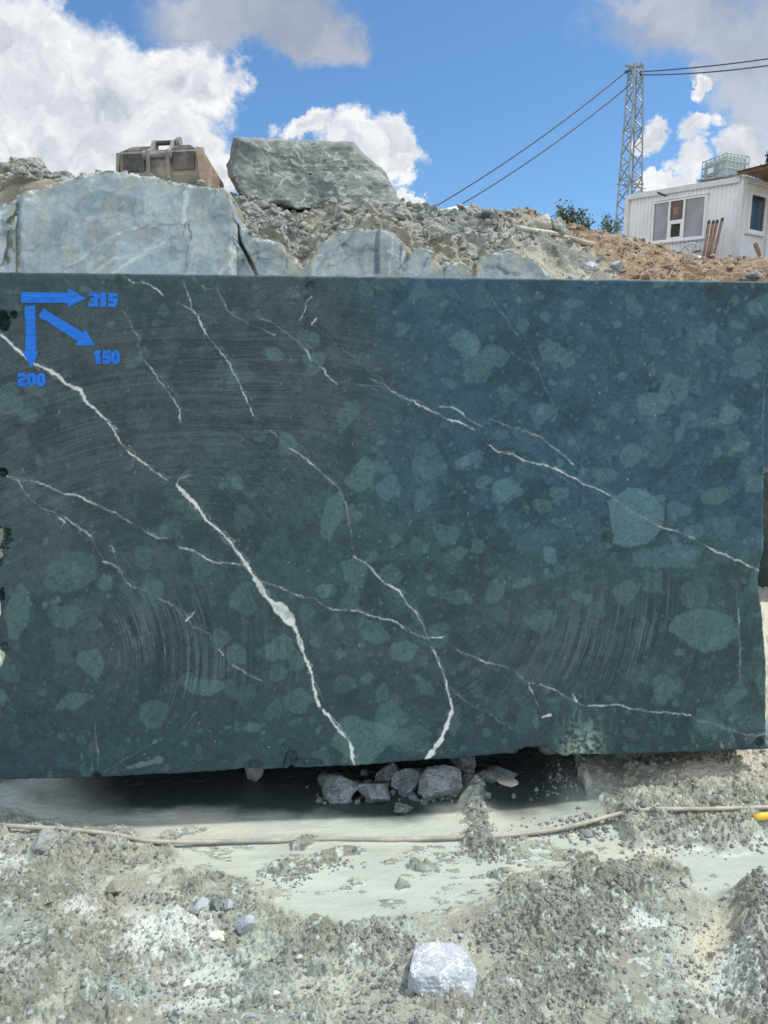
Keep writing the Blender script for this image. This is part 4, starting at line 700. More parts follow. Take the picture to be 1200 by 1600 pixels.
    for i in range(620):
        cx, cy = rng.uniform(0, 1200), rng.uniform(440, 1200); s = rng.uniform(.6, 1.7)
        L([(cx, cy, s), (cx + rng.normal() * .8, cy + rng.normal() * 1.6, s)], W, rng.uniform(.3, .9), 500 + i, .6)
    return C
def stone_block():
    C = block_map(); n, m = 1240, 830
    a = np.linspace(0, 1, n)[None, :]; b = np.linspace(0, 1, m)[:, None]
    pyn = 430 + 765 * b[:, 0]; pxn = 1200 * a[0]
    Lx = interp(pyn, [(424, -24), (480, -12), (700, -8), (850, -7), (915, -4), (930, 0), (945, 0), (960, -5), (1000, -2), (1010, 4), (1022, 3), (1032, -5), (1100, -3), (1225, -4)]) + 2.0 * (fbm(pyn / 9, pyn * 0, 4, 3) - .5) * 2
    Rx = interp(pyn, [(424, 1216), (560, 1206), (700, 1203), (731, 1202), (736, 1194), (870, 1193), (885, 1190), (905, 1187), (950, 1188), (975, 1192), (1050, 1197), (1225, 1198)]) + 1.2 * (fbm(pyn / 9, pyn * 0 + 9, 4, 4) - .5) * 2
    Ty = 424.5 + 0.0128 * pxn + 1.0 * (fbm(pxn / 14, pxn * 0, 4, 5) - .5); 
    By = interp(pxn, [(-10, 1220), (0, 1219), (140, 1216), (150, 1213), (160, 1215), (300, 1208), (360, 1204), (385, 1201), (410, 1203), (500, 1199), (560, 1197), (640, 1190), (668, 1187), (690, 1187), (740, 1183), (790, 1178), (806, 1178), (815, 1174), (835, 1172), (862, 1173), (872, 1178), (885, 1182), (940, 1180), (1000, 1178), (1210, 1171)]) + 1.2 * (fbm(pxn / 7, pxn * 0, 4, 6, .6) - .5) * 2
    PX = Lx[:, None] + (Rx - Lx)[:, None] * a; PY = Ty[None, :] + (By - Ty)[None, :] * b
    FX, FY, FZ = face_pt(PX, PY)
    # depth into the stone: tiny saw waviness, broken hollows, rounded arrises
    D = 0.0008 * (fbm(PX / 90, PY / 90, 3, 7) - .5)
    for (cx, cy, rx, ry, dp) in [(2, 503, 11, 15, .06), (20, 492, 6, 6, .03), (2, 738, 10, 6, .05), (0, 842, 15, 16, .06), (-2, 868, 8, 12, .06), (6, 1016, 8, 12, .02), (838, 1174, 24, 6, .05), (455, 1188, 10, 14, .02), (150, 1212, 8, 6, .02), (480, 1192, 24, 6, .018), (3, 930, 4, 10, .03), (1188, 1160, 7, 7, .03), (1190, 905, 5, 14, .02), (910, 1172, 26, 16, .012), (668, 1168, 10, 12, .008), (395, 1195, 14, 6, .02), (485, 447, 7, 7, .01)]:
        D = D + dp * sstep(.30, .75, blob(PX, PY, cx, cy, rx * 1.2, ry * 1.2) + .45 * (fbm(PX / 6, PY / 6, 4, int(abs(cx) + cy)) - .5)) * (.6 + .8 * fbm(PX / 5, PY / 5, 4, 55, .65))
    eb = np.minimum(np.minimum(a, 1 - a) * n, np.minimum(b, 1 - b) * m); D = D + 0.007 * np.exp(-eb / 1.3) * (.4 + fbm(PX / 10, PY / 10, 3, 77))
    nx, ny = -math.sin(YAW), math.cos(YAW)
    P = np.stack([FX + nx * D, FY + ny * D, FZ], -1); Cv = sample(C, PX, PY, -40, 400)
    dk = sstep(.012, .05, D)[..., None]; Cv = Cv + (lin([58, 78, 78]) - Cv) * dk
    V = [P.reshape(-1, 3)]; CC = [Cv.reshape(-1, 3)]; F = [grid_faces(m, n)]
    idx = np.arange(m * n).reshape(m, n)
    ring = np.concatenate([idx[0, :-1], idx[:-1, -1], idx[-1, :0:-1], idx[:0:-1, 0]]); base = P.reshape(-1, 3)[ring]; prev = ring; off = m * n; K = len(ring)
    cen = base.mean(0); s = np.arange(K)
    for q, dpt in enumerate([.04, .15, .4, .8, 1.2, 1.5]):
        r = base + np.array([nx, ny, 0]) * dpt; r = r + (cen + np.array([nx, ny, 0]) * dpt - r) * (0.004 + .03 * (q > 3) * fbm(s / 90, s * 0 + q, 4, q)[:, None] + .012 * fbm(s / 25, s * 0 + q * 3, 4, q + 9)[:, None])
        V.append(r); CC.append(np.zeros((K, 3)) + lin([60, 82, 84])); cur = off + np.arange(K); F.append(np.stack([prev, cur, np.roll(cur, -1), np.roll(prev, -1)], -1)); prev = cur; off += K
    cb = cen + np.array([nx, ny, 0]) * 1.52; V.append(cb[None]); CC.append(lin([60, 82, 84])[None]); F.append(np.stack([prev, np.full(K, off), np.full(K, off), np.roll(prev, -1)], -1)[:, [0, 1, 3, 3]])
    Ftri = F.pop()[:, :3]
    Vall = np.concatenate(V); Call = np.concatenate(CC) * BLOCK_GAIN; Fq = np.concatenate(F)[:, ::-1]
    Fq = np.concatenate([Fq, np.c_[Ftri, Ftri[:, :1]][:0]])
    o = from_arrays('stone_block', Vall, Fq, M['block'], color=Call)
    # rear cap
    me = o.data; bm = bmesh.new(); bm.from_mesh(me); bm.verts.ensure_lookup_table(); 
    rim = [bm.verts[i] for i in prev]
    try: bm.faces.new(rim)
    except ValueError: pass
    bm.normal_update(); bm.to_mesh(me); bm.free()
    return tag(o, 'huge dark green sawn stone block with white veins and blue measuring arrows', 'stone block')

BLOCK = stone_block()
def markings():
    nrm = Vector((-math.sin(YAW), math.cos(YAW), 0)) * -1
    def P(px, py, k=0.0018): return Vector(face_pt(px, py)) + nrm * k
    def flat(name, outline, label):
        bm = bmesh.new(); front = [bm.verts.new(P(*q)) for q in outline]; rear = [bm.verts.new(P(q[0], q[1], -0.001)) for q in outline]; k = len(outline)
        bm.faces.new(front)
        for i in range(k): bm.faces.new((front[i], rear[i], rear[(i + 1) % k], front[(i + 1) % k]))
        bmesh.ops.recalc_face_normals(bm, faces=bm.faces)
        me = bpy.data.meshes.new(name); bm.to_mesh(me); bm.free(); me.materials.append(M['paint']); o = link(bpy.data.objects.new(name, me), BLOCK); o['label'] = label; return o
    def arrow(a, b, w, hl, hw):
        a, b = np.array(a, float), np.array(b, float); d = (b - a) / np.hypot(*(b - a)); q = np.array([-d[1], d[0]]); c = b - d * hl
        pts = [a + q * w, c + q * w, c + q * hw, b, c - q * hw, c - q * w, a - q * w]; out = []
        for p0, p1 in zip(pts, pts[1:] + pts[:1]):
            L = np.hypot(*(p1 - p0)); nn = max(1, int(L / 6))
            for k in range(nn): p = p0 + (p1 - p0) * k / nn; out.append(tuple(p + 0.35 * np.random.RandomState(int(p[0] * 7 + p[1])).normal(size=2)))
        return out
    flat('painted_arrow', arrow((33, 464.5), (134, 466), 8.2, 28, 15), 'blue arrow pointing right')
    flat('painted_arrow', arrow((47, 478), (49, 575), 8, 27, 13.5), 'blue arrow pointing down')
    flat('painted_arrow', arrow((64, 488), (148, 540), 7.5, 26, 15), 'blue arrow pointing diagonally down')
    # blocky stencilled digits, one outline each on a 5 x 7 grid of strokes
    G = {'3': ['11111', '11111', '00011', '01111', '01111', '00011', '11111', '11111'], '1': ['01110', '11110', '11110', '01110', '01110', '01110', '01110', '01110'], '5': ['11111', '11111', '11000', '11111', '11111', '00011', '11111', '11110'],
         '0': ['01110', '11111', '11011', '11011', '11011', '11011', '11111', '01110'], '2': ['11110', '11111', '00011', '01111', '11110', '11000', '11111', '11111']}
    def jit(i, j, k): r_ = np.random.RandomState((i * 131 + j * 17 + k * 7919) % 100003); return r_.normal() * .42, r_.normal() * .42
    def number(txt, x0, y0, w, h, sl):
        bm = bmesh.new(); dw = w / len(txt)
        for k, ch in enumerate(txt):
            rows = G[ch]; cw = dw * 0.93 / 5; rh = h / 8
            for r, row in enumerate(rows):
                for c, v in enumerate(row):
                    if v == '0': continue
                    xx = x0 + k * dw + c * cw; yy = y0 + r * rh + sl * (xx - x0); qs = [(xx - .3, yy - .3), (xx + cw + .3, yy - .3), (xx + cw + .3, yy + rh + .3), (xx - .3, yy + rh + .3)]
                    qs = [(q[0] + jit(c + dc, r + dr, k + int(x0))[0], q[1] + jit(c + dc, r + dr, k + int(x0))[1]) for q, (dc, dr) in zip(qs, ((0, 0), (1, 0), (1, 1), (0, 1)))]
                    j = 0.0016 + 0.00003 * ((r * 5 + c + k * 7) % 9)
                    bm.faces.new([bm.verts.new(P(q[0], q[1], j)) for q in qs][::-1])
        me = bpy.data.meshes.new('painted_number'); bm.to_mesh(me); bm.free(); me.materials.append(M['paint']); o = link(bpy.data.objects.new('painted_number', me), BLOCK); o['label'] = 'blue stencilled number ' + txt
    number('315', 139, 457, 46, 22, 0.02); number('150', 147, 547, 41, 21, 0.02); number('200', 28, 583, 44, 20, 0.0)
markings()

def second_block():
    o = bp(1205, 830, 5.6); mb = MB(); P, F = rock_mesh(77, (1.6, 1.4, 1.5), 5, 9, 0.02)
    P = np.sign(P - [0, 0, .75]) * np.minimum(np.abs(P - [0, 0, .75]) * 1.35, [.8, .7, .62]) + [0, 0, .75]
    ob = from_arrays('stone_block', P, F, M['boulder_dark'], smooth=False); ob.location = (xat(1193, 830, 5.6) + 0.8, 5.6 + .7, zat(945, 5.6) - 0.12); tag(ob, 'rough dark green block partly hidden behind right end of the sawn block', 'stone block')
M['boulder_dark'] = rock_mat('dark_green_rough_rock', (0.05, 0.075, 0.07), (0.09, 0.12, 0.11), (0.2, 0.23, 0.2), 4.0, 0.9, 0.85, 0.03)
second_block()

# ------------------------------------------------------------------ boulder, small rocks on the bank, foreground stones
def boulder():
    # solid with the photo's silhouette: front outline swept back with shrinking copies
    out = [(366, 214), (420, 216), (480, 219), (552, 222), (562, 234), (578, 248), (596, 262), (608, 280), (617, 292), (625, 322), (560, 330), (470, 328), (400, 318), (376, 306), (368, 296), (356, 276), (354, 258), (360, 246), (362, 228)]
    pts = []
    for (x0, y0), (x1, y1) in zip(out, out[1:] + out[:1]):
        k = max(2, int(math.hypot(x1 - x0, y1 - y0) / 3))
        for i in range(k): pts.append((x0 + (x1 - x0) * i / k, y0 + (y1 - y0) * i / k))
    R = np.array(pts); nn = len(R); c = np.array([485, 272.0]); layers = []
    def lay(s, Yd, top=0): 
        q = c + (R - c) * s; 
        n1 = (fbm(q[:, 0] / 14, q[:, 1] / 14 + Yd * 3, 5, 5, .6) - .5); q = q + (R - c) / np.linalg.norm(R - c, axis=1)[:, None] * n1[:, None] * 7 * min(1, s * 1.2)
        Y = 9.0 + Yd + 0.28 * np.abs(fbm(q[:, 0] / 70, q[:, 1] / 70, 3, 15) - .5) + .07 * (ridge(q[:, 0] / 40, q[:, 1] / 30, 5, 25, .6) - .5)
        Y = Y + 0.0035 * (q[:, 1] - 272) * -1.0
        return np.stack([(q[:, 0] - 600) / FPX * Y / (CS + SN * (800 - q[:, 1]) / FPX), Y, EYE + Y * np.vectorize(slope)(q[:, 1])], -1)
    for s in np.linspace(.02, .93, 46): layers.append(lay(s, 0.05 * (s ** 6)))
    for s, d in ((.965, .09), (.99, .17), (1.0, .28), (1.0, .5)): layers.append(lay(s, d))
    rear = layers[-1]
    for d, s in ((.4, .99), (.8, .96), (1.1, .9), (1.3, .7), (1.35, .3)):
        m0 = rear.mean(0); q = m0 + (rear - m0) * s; q[:, 1] += d; q[:, 2] += 0.05 * (fbm(q[:, 0] * 2, q[:, 1] * 2, 4, 8) - .5); layers.append(q)
    V = np.array(layers); Rn = V.shape[0]; V2 = np.concatenate([V, V[:, :1]], 1); F = grid_faces(Rn, nn + 1, flip=False)
    o = from_arrays('boulder', V2.reshape(-1, 3), F, M['boulder']); tag(o, 'large flat-topped grey green boulder standing against the sky', 'boulder')
boulder()
rock('rock', bp(50, 270, 9.0), (.30, .25, .22), M['boulder'], 21, 'small dark pointed rock on skyline left of the bucket', 'rock', sub=4, planes=9, sink=.04)
rock('rock', bp(20, 268, 8.9), (.34, .3, .14), M['rubble_rock'], 22, 'low grey rock on the skyline at the far left edge', 'rock', sub=4, planes=9, sink=.04)
rock('rock', on_bank(766, 343), (.24, .2, .15), M['boulder'], 24, 'dark rounded rock on skyline beside the brown earth', 'rock', sink=.03)
rock('rock', on_bank(741, 341), (.12, .12, .14), M['rubble_rock'], 25, 'small upright rock on skyline in front of the white sheet', 'rock', planes=9, sink=.02)
rock('rock', on_bank(848, 364), (.26, .22, .30), M['cream'], 26, 'pale cream angular rock standing on the earth behind the pipe', 'rock', planes=8, sink=.06)
rock('rock', on_bank(864, 363), (.30, .24, .26), M['boulder'], 27, 'dark rock behind the pale cream rock on the earth slope', 'rock', sink=.08)
rock('rock', on_bank(920, 424), (.24, .2, .15), M['white_rock'], 28, 'larger bluish grey stone at the foot of the brown slope', 'rock', sink=.03)
rock('rock', on_bank(938, 432), (.16, .14, .11), M['rubble_rock'], 29, 'pale stone right below the bluish grey stone on the slope', 'rock', sink=.02)
rock('rock', on_bank(965, 420), (.18, .14, .12), M['white_rock'], 30, 'tilted light stone on the brown slope below the tower', 'rock', sink=.02)

def gstone(px, py, w, d, h, mat, seed, label, cat='stone', rotz=0., sink=.012, planes=9, group=None, sub=5, tilt=(0, 0), rough=.075):
    p = on_ground(px, py); return rock('stone', p + Vector((0, d * .5, 0)), (w, d, h), mat, seed, label, cat, group, rotz, sub, planes, rough, sink, tilt)
def hero_stone():
    # the pale stone in the foreground: convex polyhedron with the photo's facets, then roughened
    p = on_ground(692, 1560); k = 0.00186
    def q(px, py, dy): return ((px - 692) * k * 1.03, dy * .8, (1562 - py) * k * 0.58)
    pts = [q(642, 1488, .02), q(650, 1482, .10), q(672, 1474, .13), q(700, 1480, .14), q(722, 1490, .12), q(735, 1502, .10), q(748, 1528, .08), q(746, 1552, .04), q(640, 1545, .05), q(640, 1552, .03), q(668, 1563, -.03), q(690, 1500, -.005), q(716, 1503, .01), q(738, 1556, -.015), q(700, 1560, -.03), q(645, 1500, .0),
           q(650, 1562, .15), q(738, 1562, .15), q(655, 1500, .17), q(725, 1505, .17), q(680, 1497, -.0)]
    bm = bmesh.new(); vs = [bm.verts.new(a) for a in pts]; r = bmesh.ops.convex_hull(bm, input=vs); bmesh.ops.delete(bm, geom=[g for g in r['geom_interior'] if isinstance(g, bmesh.types.BMVert)], context='VERTS')
    bmesh.ops.triangulate(bm, faces=bm.faces); 
    for _ in range(4): bmesh.ops.subdivide_edges(bm, edges=bm.edges, cuts=1, use_grid_fill=True); bmesh.ops.triangulate(bm, faces=bm.faces)
    for _ in range(1): bmesh.ops.smooth_vert(bm, verts=bm.verts, factor=.25, use_axis_x=True, use_axis_y=True, use_axis_z=True)
    bm.normal_update(); co = np.array([v.co for v in bm.verts]); no = np.array([v.normal for v in bm.verts])
    d = (fbm(co[:, 0] * 38 + co[:, 1] * 20, co[:, 2] * 38 - co[:, 1] * 25, 5, 3, .6) - .5) * .008 + (ridge(co[:, 0] * 70 + co[:, 2] * 30, co[:, 1] * 60 + co[:, 2] * 60, 3, 4) - .4) * .006
    for v, nn, dd in zip(bm.verts, no, d): v.co += Vector(nn) * float(dd)
    me = bpy.data.meshes.new('stone'); bm.to_mesh(me); bm.free(); me.materials.append(M['hero']); o = link(bpy.data.objects.new('stone', me)); o.location = p + Vector((0, .02, -.012)); tag(o, 'largest pale blue white angular stone lying in the foreground mud', 'stone')
hero_stone()
gstone(310, 1432, .075, .06, .05, M['white_rock'], 41, 'blue grey stone at left end of the row of three', rotz=.3)
gstone(333, 1428, .045, .05, .045, M['bench_rock'], 42, 'dark blue stone in the middle of the row of three')
gstone(353, 1428, .04, .05, .045, M['white_rock'], 43, 'small pale stone at right end of the row of three')
gstone(374, 1464, .062, .05, .085, M['white_rock'], 44, 'wedge shaped white and blue stone below the row of three', planes=8, tilt=(0, .3), sink=.02)
gstone(335, 1472, .075, .04, .022, M['pipe'], 45, 'flat white stone flake left of the wedge shaped stone', planes=10, sink=.004)
gstone(432, 1556, .024, .025, .02, M['sheet'], 46, 'small round white pebble left of the largest pale stone')
gstone(176, 1404, .062, .06, .05, M['brown_rock'], 47, 'brownish round stone in the mud at left', planes=22)
gstone(66, 1334, .12, .10, .085, M['support'], 48, 'pale boulder like stone leaning on the hose at left', rotz=.4, tilt=(.2, -.3), sink=.02)
gstone(715, 1562 + 8, .05, .05, .03, M['brown_rock'], 49, 'brown pebble tucked under the largest pale stone', sink=.01)
gstone(290, 1546, .025, .03, .03, M['pipe'], 50, 'tiny cream stone in the brown mud patch')
gstone(920, 1310, .035, .035, .035, M['support'], 51, 'small grey ball of mud below the hose at right', planes=24)
gstone(1125, 1418, .022, .02, .018, M['bench_rock'], 52, 'lone dark pebble on the smooth slurry at right')
gstone(918, 1578, .02, .02, .018, M['pipe'], 53, 'small pale pebble near the bottom right corner', planes=22)
# stones carrying the block
gstone(530, 1257, .165, .15, .125, M['bench_rock'], 161, 'roughly rounded dark stone under block, leftmost of the stones in the slurry', rotz=.2, sink=.01, planes=12)
gstone(583, 1261, .15, .13, .095, M['bench_rock'], 62, 'squat grey stone beside the leftmost stone under the block', rotz=-.2, sink=.01, planes=12)
gstone(688, 1259, .205, .18, .15, M['bench_rock'], 63, 'largest speckled stone under the block, below the right white vein', rotz=.1, sink=.01, planes=11, sub=5)
gstone(630, 1275, .085, .07, .05, M['bench_rock'], 64, 'small wet stone in front of the stones under the block', sink=.015)
gstone(640, 1245, .17, .14, .12, M['bench_rock'], 65, 'dark stone in shadow between squat and largest stones under the block', sink=.02)
gstone(605, 1236, .12, .12, .12, M['bench_rock'], 66, 'dark stone hidden deepest in the shade under the block', sink=.02)
gstone(725, 1216, .12, .12, .1, M['bench_rock'], 68, 'wet stone behind the muddy lump under the block', sink=.01)
gstone(783, 1224, .17, .1, .07, M['bench_rock'], 69, 'flat dark slab in shade right of the muddy lump', sink=.015)
gstone(795, 1231, .10, .08, .018, M['pipe'], 70, 'thin pale flake on the slurry under the block', sink=.002)
def pile(px, py, r, h, mat, seed, label):
    p = on_ground(px, py); P, F = rock_mesh(seed, (2 * r, 2 * r, h), 4, 26, .08); o = from_arrays('support_stone', P, F, mat); o.location = p + Vector((0, r, -.01)); tag(o, label, 'stone')
pile(395, 1227, .048, .15, M['support'], 71, 'pale stub of stone propping the block near its left')
pile(905, 1200, .2, .17, M['clod'], 72, 'heap of mud propping the block right of centre')
pile(1240, 1185, .16, .12, M['support'], 73, 'stone propping the right end of the block')
pile(-40, 1235, .14, .13, M['support'], 74, 'stone propping the left end of the block')

def clods():
    rng = np.random.RandomState(3); n = 26000
    px = rng.uniform(-60, 1260, n); py = 1190 + 430 * rng.rand(n) ** .9; Y = (G0 - EYE) / np.array([slope(v) for v in py]); X = (px - 600) / FPX * Y / (CS + SN * (800 - py) / FPX)
    H, C, D = ground_fields(X, Y); dens = fbm(X * 4, Y * 4, 4, 201); keep = (D > .6) & (rng.rand(n) < sstep(.38, .66, dens)) & ~((px > 60) & (px < 860) & (py < 1250))
    s = np.minimum(.017, .0036 * (1 - rng.rand(n)) ** -.5)
    pts = np.c_[X, Y, G0 + H + s * .1][keep]; o = scatter('mud_crumbs', pts[:7000], s[keep][:7000], M['clod'], 13, flat=.8); tag(o, 'grey crumbs of mud scattered over the churned ground', 'mud')
clods()
def chips():
    rng = np.random.RandomState(23); n = 560; px = rng.uniform(-60, 1260, n); py = 1290 + 330 * rng.rand(n) ** .9; Y = (G0 - EYE) / np.array([slope(v) for v in py]); X = (px - 600) / FPX * Y / (CS + SN * (800 - py) / FPX)
    H, C, D = ground_fields(X, Y); ok = (D > .6); pts = np.c_[X, Y, G0 + H][ok]; sz = np.minimum(.024, .0055 * (1 - rng.rand(len(pts))) ** -.6)
    h = len(pts) // 2
    for nm, m, a, b in (('stone_chips', M['white_rock'], 0, h), ('stone_chips', M['bench_rock'], h, len(pts))): tag(scatter(nm, pts[a:b], sz[a:b], m, 29 + a, flat=.6), 'small sharp stone chips strewn over the mud', 'chips')
chips()
def under_rubble():
    rng = np.random.RandomState(31); pts = []; sz = []
    for k in range(130):
        px, py = 655 + 75 * rng.normal(), rng.uniform(1205, 1256); Y = (G0 - EYE) / slope(py); X = xat(px, py, Y); pts.append((X, Y, ground_z(X, Y))); sz.append(min(.085, .016 * (1 - rng.rand()) ** -.6))
    tag(scatter('crushed_stone', pts, sz, M['bench_rock'], 37), 'broken wet bits of stone piled among the stones under the block', 'rubble')
under_rubble()
def heap_clods():
    rng = np.random.RandomState(51); pts = []; sz = []
    for (cx, cy, rx, ry, n, big) in [(1190, 1455, 36, 48, 330, .040), (1205, 1540, 30, 40, 160, .034), (985, 1284, 130, 16, 420, .032), (910, 1288, 46, 14, 120, .03), (1060, 1312, 80, 18, 200, .026), (1170, 1298, 50, 20, 130, .026), (860, 1440, 80, 20, 300, .028), (780, 1460, 50, 18, 160, .026), (960, 1385, 90, 10, 160, .024), (935, 1430, 40, 12, 90, .024), (845, 1395, 50, 10, 90, .02),
                                     (90, 1326, 110, 14, 160, .026), (190, 1340, 44, 8, 80, .02), (600, 1475, 50, 16, 110, .024), (610, 1530, 26, 18, 70, .026), (746, 1265, 16, 26, 90, .026), (760, 1320, 40, 16, 130, .022), (250, 1400, 60, 14, 90, .02), (60, 1490, 70, 30, 110, .024), (350, 1540, 60, 20, 90, .024), (450, 1362, 40, 9, 70, .018), (520, 1340, 40, 7, 60, .016), (880, 1530, 80, 30, 150, .022), (880, 1215, 30, 26, 110, .03)]:
        for k in range(n):
            px, py = cx + rx * .62 * rng.normal(), cy + ry * .62 * rng.normal(); Y = (G0 + .03 - EYE) / slope(py); X = xat(px, py, Y); w = min(big * .8, .0062 * (1 - rng.rand()) ** -.55); pts.append((X, Y, 0)); sz.append(w)
    P = np.array(pts); H, _, _ = ground_fields(P[:, 0], P[:, 1]); P[:, 2] = G0 + H - np.array(sz) * .12
    tag(scatter('mud_clods', P, sz, M['clod_dark'], 53, protos=14, flat=1.0, rgh=.24, npl=14), 'dark crumbling clods of wet mud piled in heaps over the ground', 'mud')
heap_clods()
def bank_pebbles():
    rng = np.random.RandomState(8); pts = []; sz = []
    for k in range(420):
        px, py = rng.uniform(1000, 1230), 1172 + 75 * rng.rand() ** 1.3
        if px < 1000 + (py - 1172) * .8: continue
        Y = (G0 + .08 - EYE) / slope(py); X = xat(px, py, Y); pts.append((X, Y, ground_z(X, Y))); sz.append(min(.03, .007 * (1 - rng.rand()) ** -.5))
    o = scatter('bank_pebbles', pts, sz, M['brown_rock'], 17); tag(o, 'dark pebbles on the sandy bank by the right end of block', 'pebbles')
bank_pebbles()

def hose():
    a = [(-60, 1292), (0, 1299), (60, 1304), (120, 1309), (180, 1314), (230, 1317), (290, 1312), (350, 1309), (440, 1306), (520, 1302), (600, 1303), (700, 1303), (780, 1302), (830, 1297), (880, 1292), (950, 1283), (1010, 1279), (1070, 1276), (1130, 1273), (1200, 1269), (1270, 1262)]
    pts = []
    for i in range(len(a) - 1):
        for k in range(6):
            t = k / 6; px = a[i][0] + (a[i + 1][0] - a[i][0]) * t; py = a[i][1] + (a[i + 1][1] - a[i][1]) * t
            Yh = (G0 + .03 - EYE) / slope(py); p = Vector((xat(px, py, Yh), Yh, 0)); p.z = ground_z(p.x, p.y); pts.append(p)
    zs = np.array([p.z for p in pts]); k = np.ones(17) / 17; zsm = np.convolve(np.pad(zs, 8, mode='edge'), k, 'valid'); zz = np.maximum(zsm, zs - .008)
    wet = [(430 < 600 + FPX * p.x / 3.2 < 790) for p in pts]
    zf = [float(z) + (0.001 if w else .010) for z, w in zip(zz, wet)]; zf = np.convolve(np.pad(zf, 7, mode='edge'), np.hanning(17)[1:-1] / np.hanning(17)[1:-1].sum(), 'valid')
    P = [Vector((p.x, p.y, float(z))) for p, z in zip(pts, zf)]
    o = MB().tube(P, .0092, 10).build('hose', M['hose'], smooth=True); tag(o, 'muddy beige hose lying across the ground in front of the block', 'hose')
    p = on_ground(1190, 1284); mb = MB(); mb.tube([p + Vector((-.035, 0, .02)), p + Vector((.0, .005, .022)), p + Vector((.05, .01, .026))], [.012, .016, .014], 10); q = mb.build('hose_fitting', M['yellow'], smooth=True); tag(q, 'yellow plastic fitting on ground beside the hose at right edge', 'fitting')
hose()

# ------------------------------------------------------------------ excavator bucket on the bank
def bucket():
    Y = 8.75; base = bp(258, 292, Y); s = (bp(322, 262, Y).x - bp(202, 262, Y).x) / 1.0; W = s * 1.04; h = zat(240, Y) - zat(292, Y)
    root = empty('excavator_bucket', base, 'worn rusty excavator bucket lying on the rock against the sky', 'excavator bucket', rot=(0, 0, math.radians(-7)))
    prof = [(-.10, h * 1.02), (-.13, h * 1.0), (-.145, h * .9), (-.155, h * .6), (-.16, h * .4), (-.16, h * .22), (-.13, 0), (-.05, -.14), (.1, -.2), (.4, -.2), (.62, -.05)]
    th = .018; mb = MB(); n = len(prof); inn = [(y + th, z) for y, z in prof]
    vs = [Vector((x * W / 2, y, z)) for x in (-1, 1) for (y, z) in prof] + [Vector((x * W / 2, y, z)) for x in (-1, 1) for (y, z) in inn]
    fs = [(i, i + 1, n + i + 1, n + i) for i in range(n - 1)] + [(2 * n + i, 3 * n + i, 3 * n + i + 1, 2 * n + i + 1) for i in range(n - 1)] + [(0, n, 3 * n, 2 * n), (n - 1, 3 * n - 1, 4 * n - 1, 2 * n - 1)] + [(i, 2 * n + i, 2 * n + i + 1, i + 1) for i in range(n - 1)] + [(n + i, n + i + 1, 3 * n + i + 1, 3 * n + i) for i in range(n - 1)]
    mb.add(vs, fs).build('shell', M['bucket'], root)
    side = prof + [(.60, h * .5), (.3, h * 1.0)]
    for sx in (-1, 1):
        x = sx * W / 2; out = [Vector((x, y, z)) for y, z in side]; out = [Vector((x, -.17, h * .92)), Vector((x, -.20, .1)), Vector((x + sx * .03, -.21, -.1)), Vector((x, .1, -.22)), Vector((x, .64, -.06)), Vector((x, .6, h * .5)), Vector((x, -.08, h * 1.02))]
        MB().prism(out, (sx * .03, 0, 0)).build('side_plate', M['bucket_rust'], root)
    # side cutter flaring towards the viewer on the right end
    MB().prism([Vector((W / 2 + .005, -.215, h * .98)), Vector((W / 2 + .075, -.17, h * .98)), Vector((W / 2 + .115, -.18, -.06)), Vector((W / 2 + .06, -.235, -.06))], (0, .025, 0)).build('side_cutter', M['bucket_rust'], root)
    for x0, x1 in ((-W / 2 + .03, -W * .14), (W * .17, W / 2 - .03)):
        c = .12 if x0 < 0 else 0; d = .12 if x0 > 0 else 0
        MB().prism([Vector((x0, -.135, h * 1.0)), Vector((x1, -.135, h * 1.0)), Vector((x1 - d * .7, -.07, h * 1.17)), Vector((x0 + c * .7, -.07, h * 1.17))], (0, .02, 0)).build('lip_plate', M['bucket_dark'], root)
    for x0, x1 in ((-W / 2 + .05, -W * .17), (W * .19, W / 2 - .03)): MB().box(((x0 + x1) / 2, -.170, h * .62), (x1 - x0, .016, h * .52)).build('wear_plate', M['bucket_dark'], root)
    for x in (-W * .135, W * .115):
        out = [Vector((x, -.17, .02)), Vector((x, -.20, h * .55)), Vector((x, -.19, h * .95)), Vector((x, -.09, h * 1.1)), Vector((x, -.03, h * 1.36)), Vector((x, .015, h * 1.43)), Vector((x, .06, h * 1.36)), Vector((x, .06, h * 1.0)), Vector((x, -.02, h * .6))]
        b = MB().prism(out, (.042, 0, 0)).build('bracket', M['bucket'], root, bevel=.004)
    MB().tube([(-W * .16, -.155, h * .82), (W * .16, -.155, h * .82)], .036, 14).build('pin', M['bucket'], root, smooth=False)
    MB().tube([(-W * .15, .015, h * 1.33), (W * .19, .015, h * 1.33)], .027, 14).build('pin', M['bucket_dark'], root)
    for x, y, z in ((-W * .165, -.155, h * .82), (W * .165, -.155, h * .82), (W * .20, .015, h * 1.33)):
        MB().tube([(x - .02, y, z), (x + .02, y, z)], .055, 14).build('boss', M['bucket'], root)
bucket()

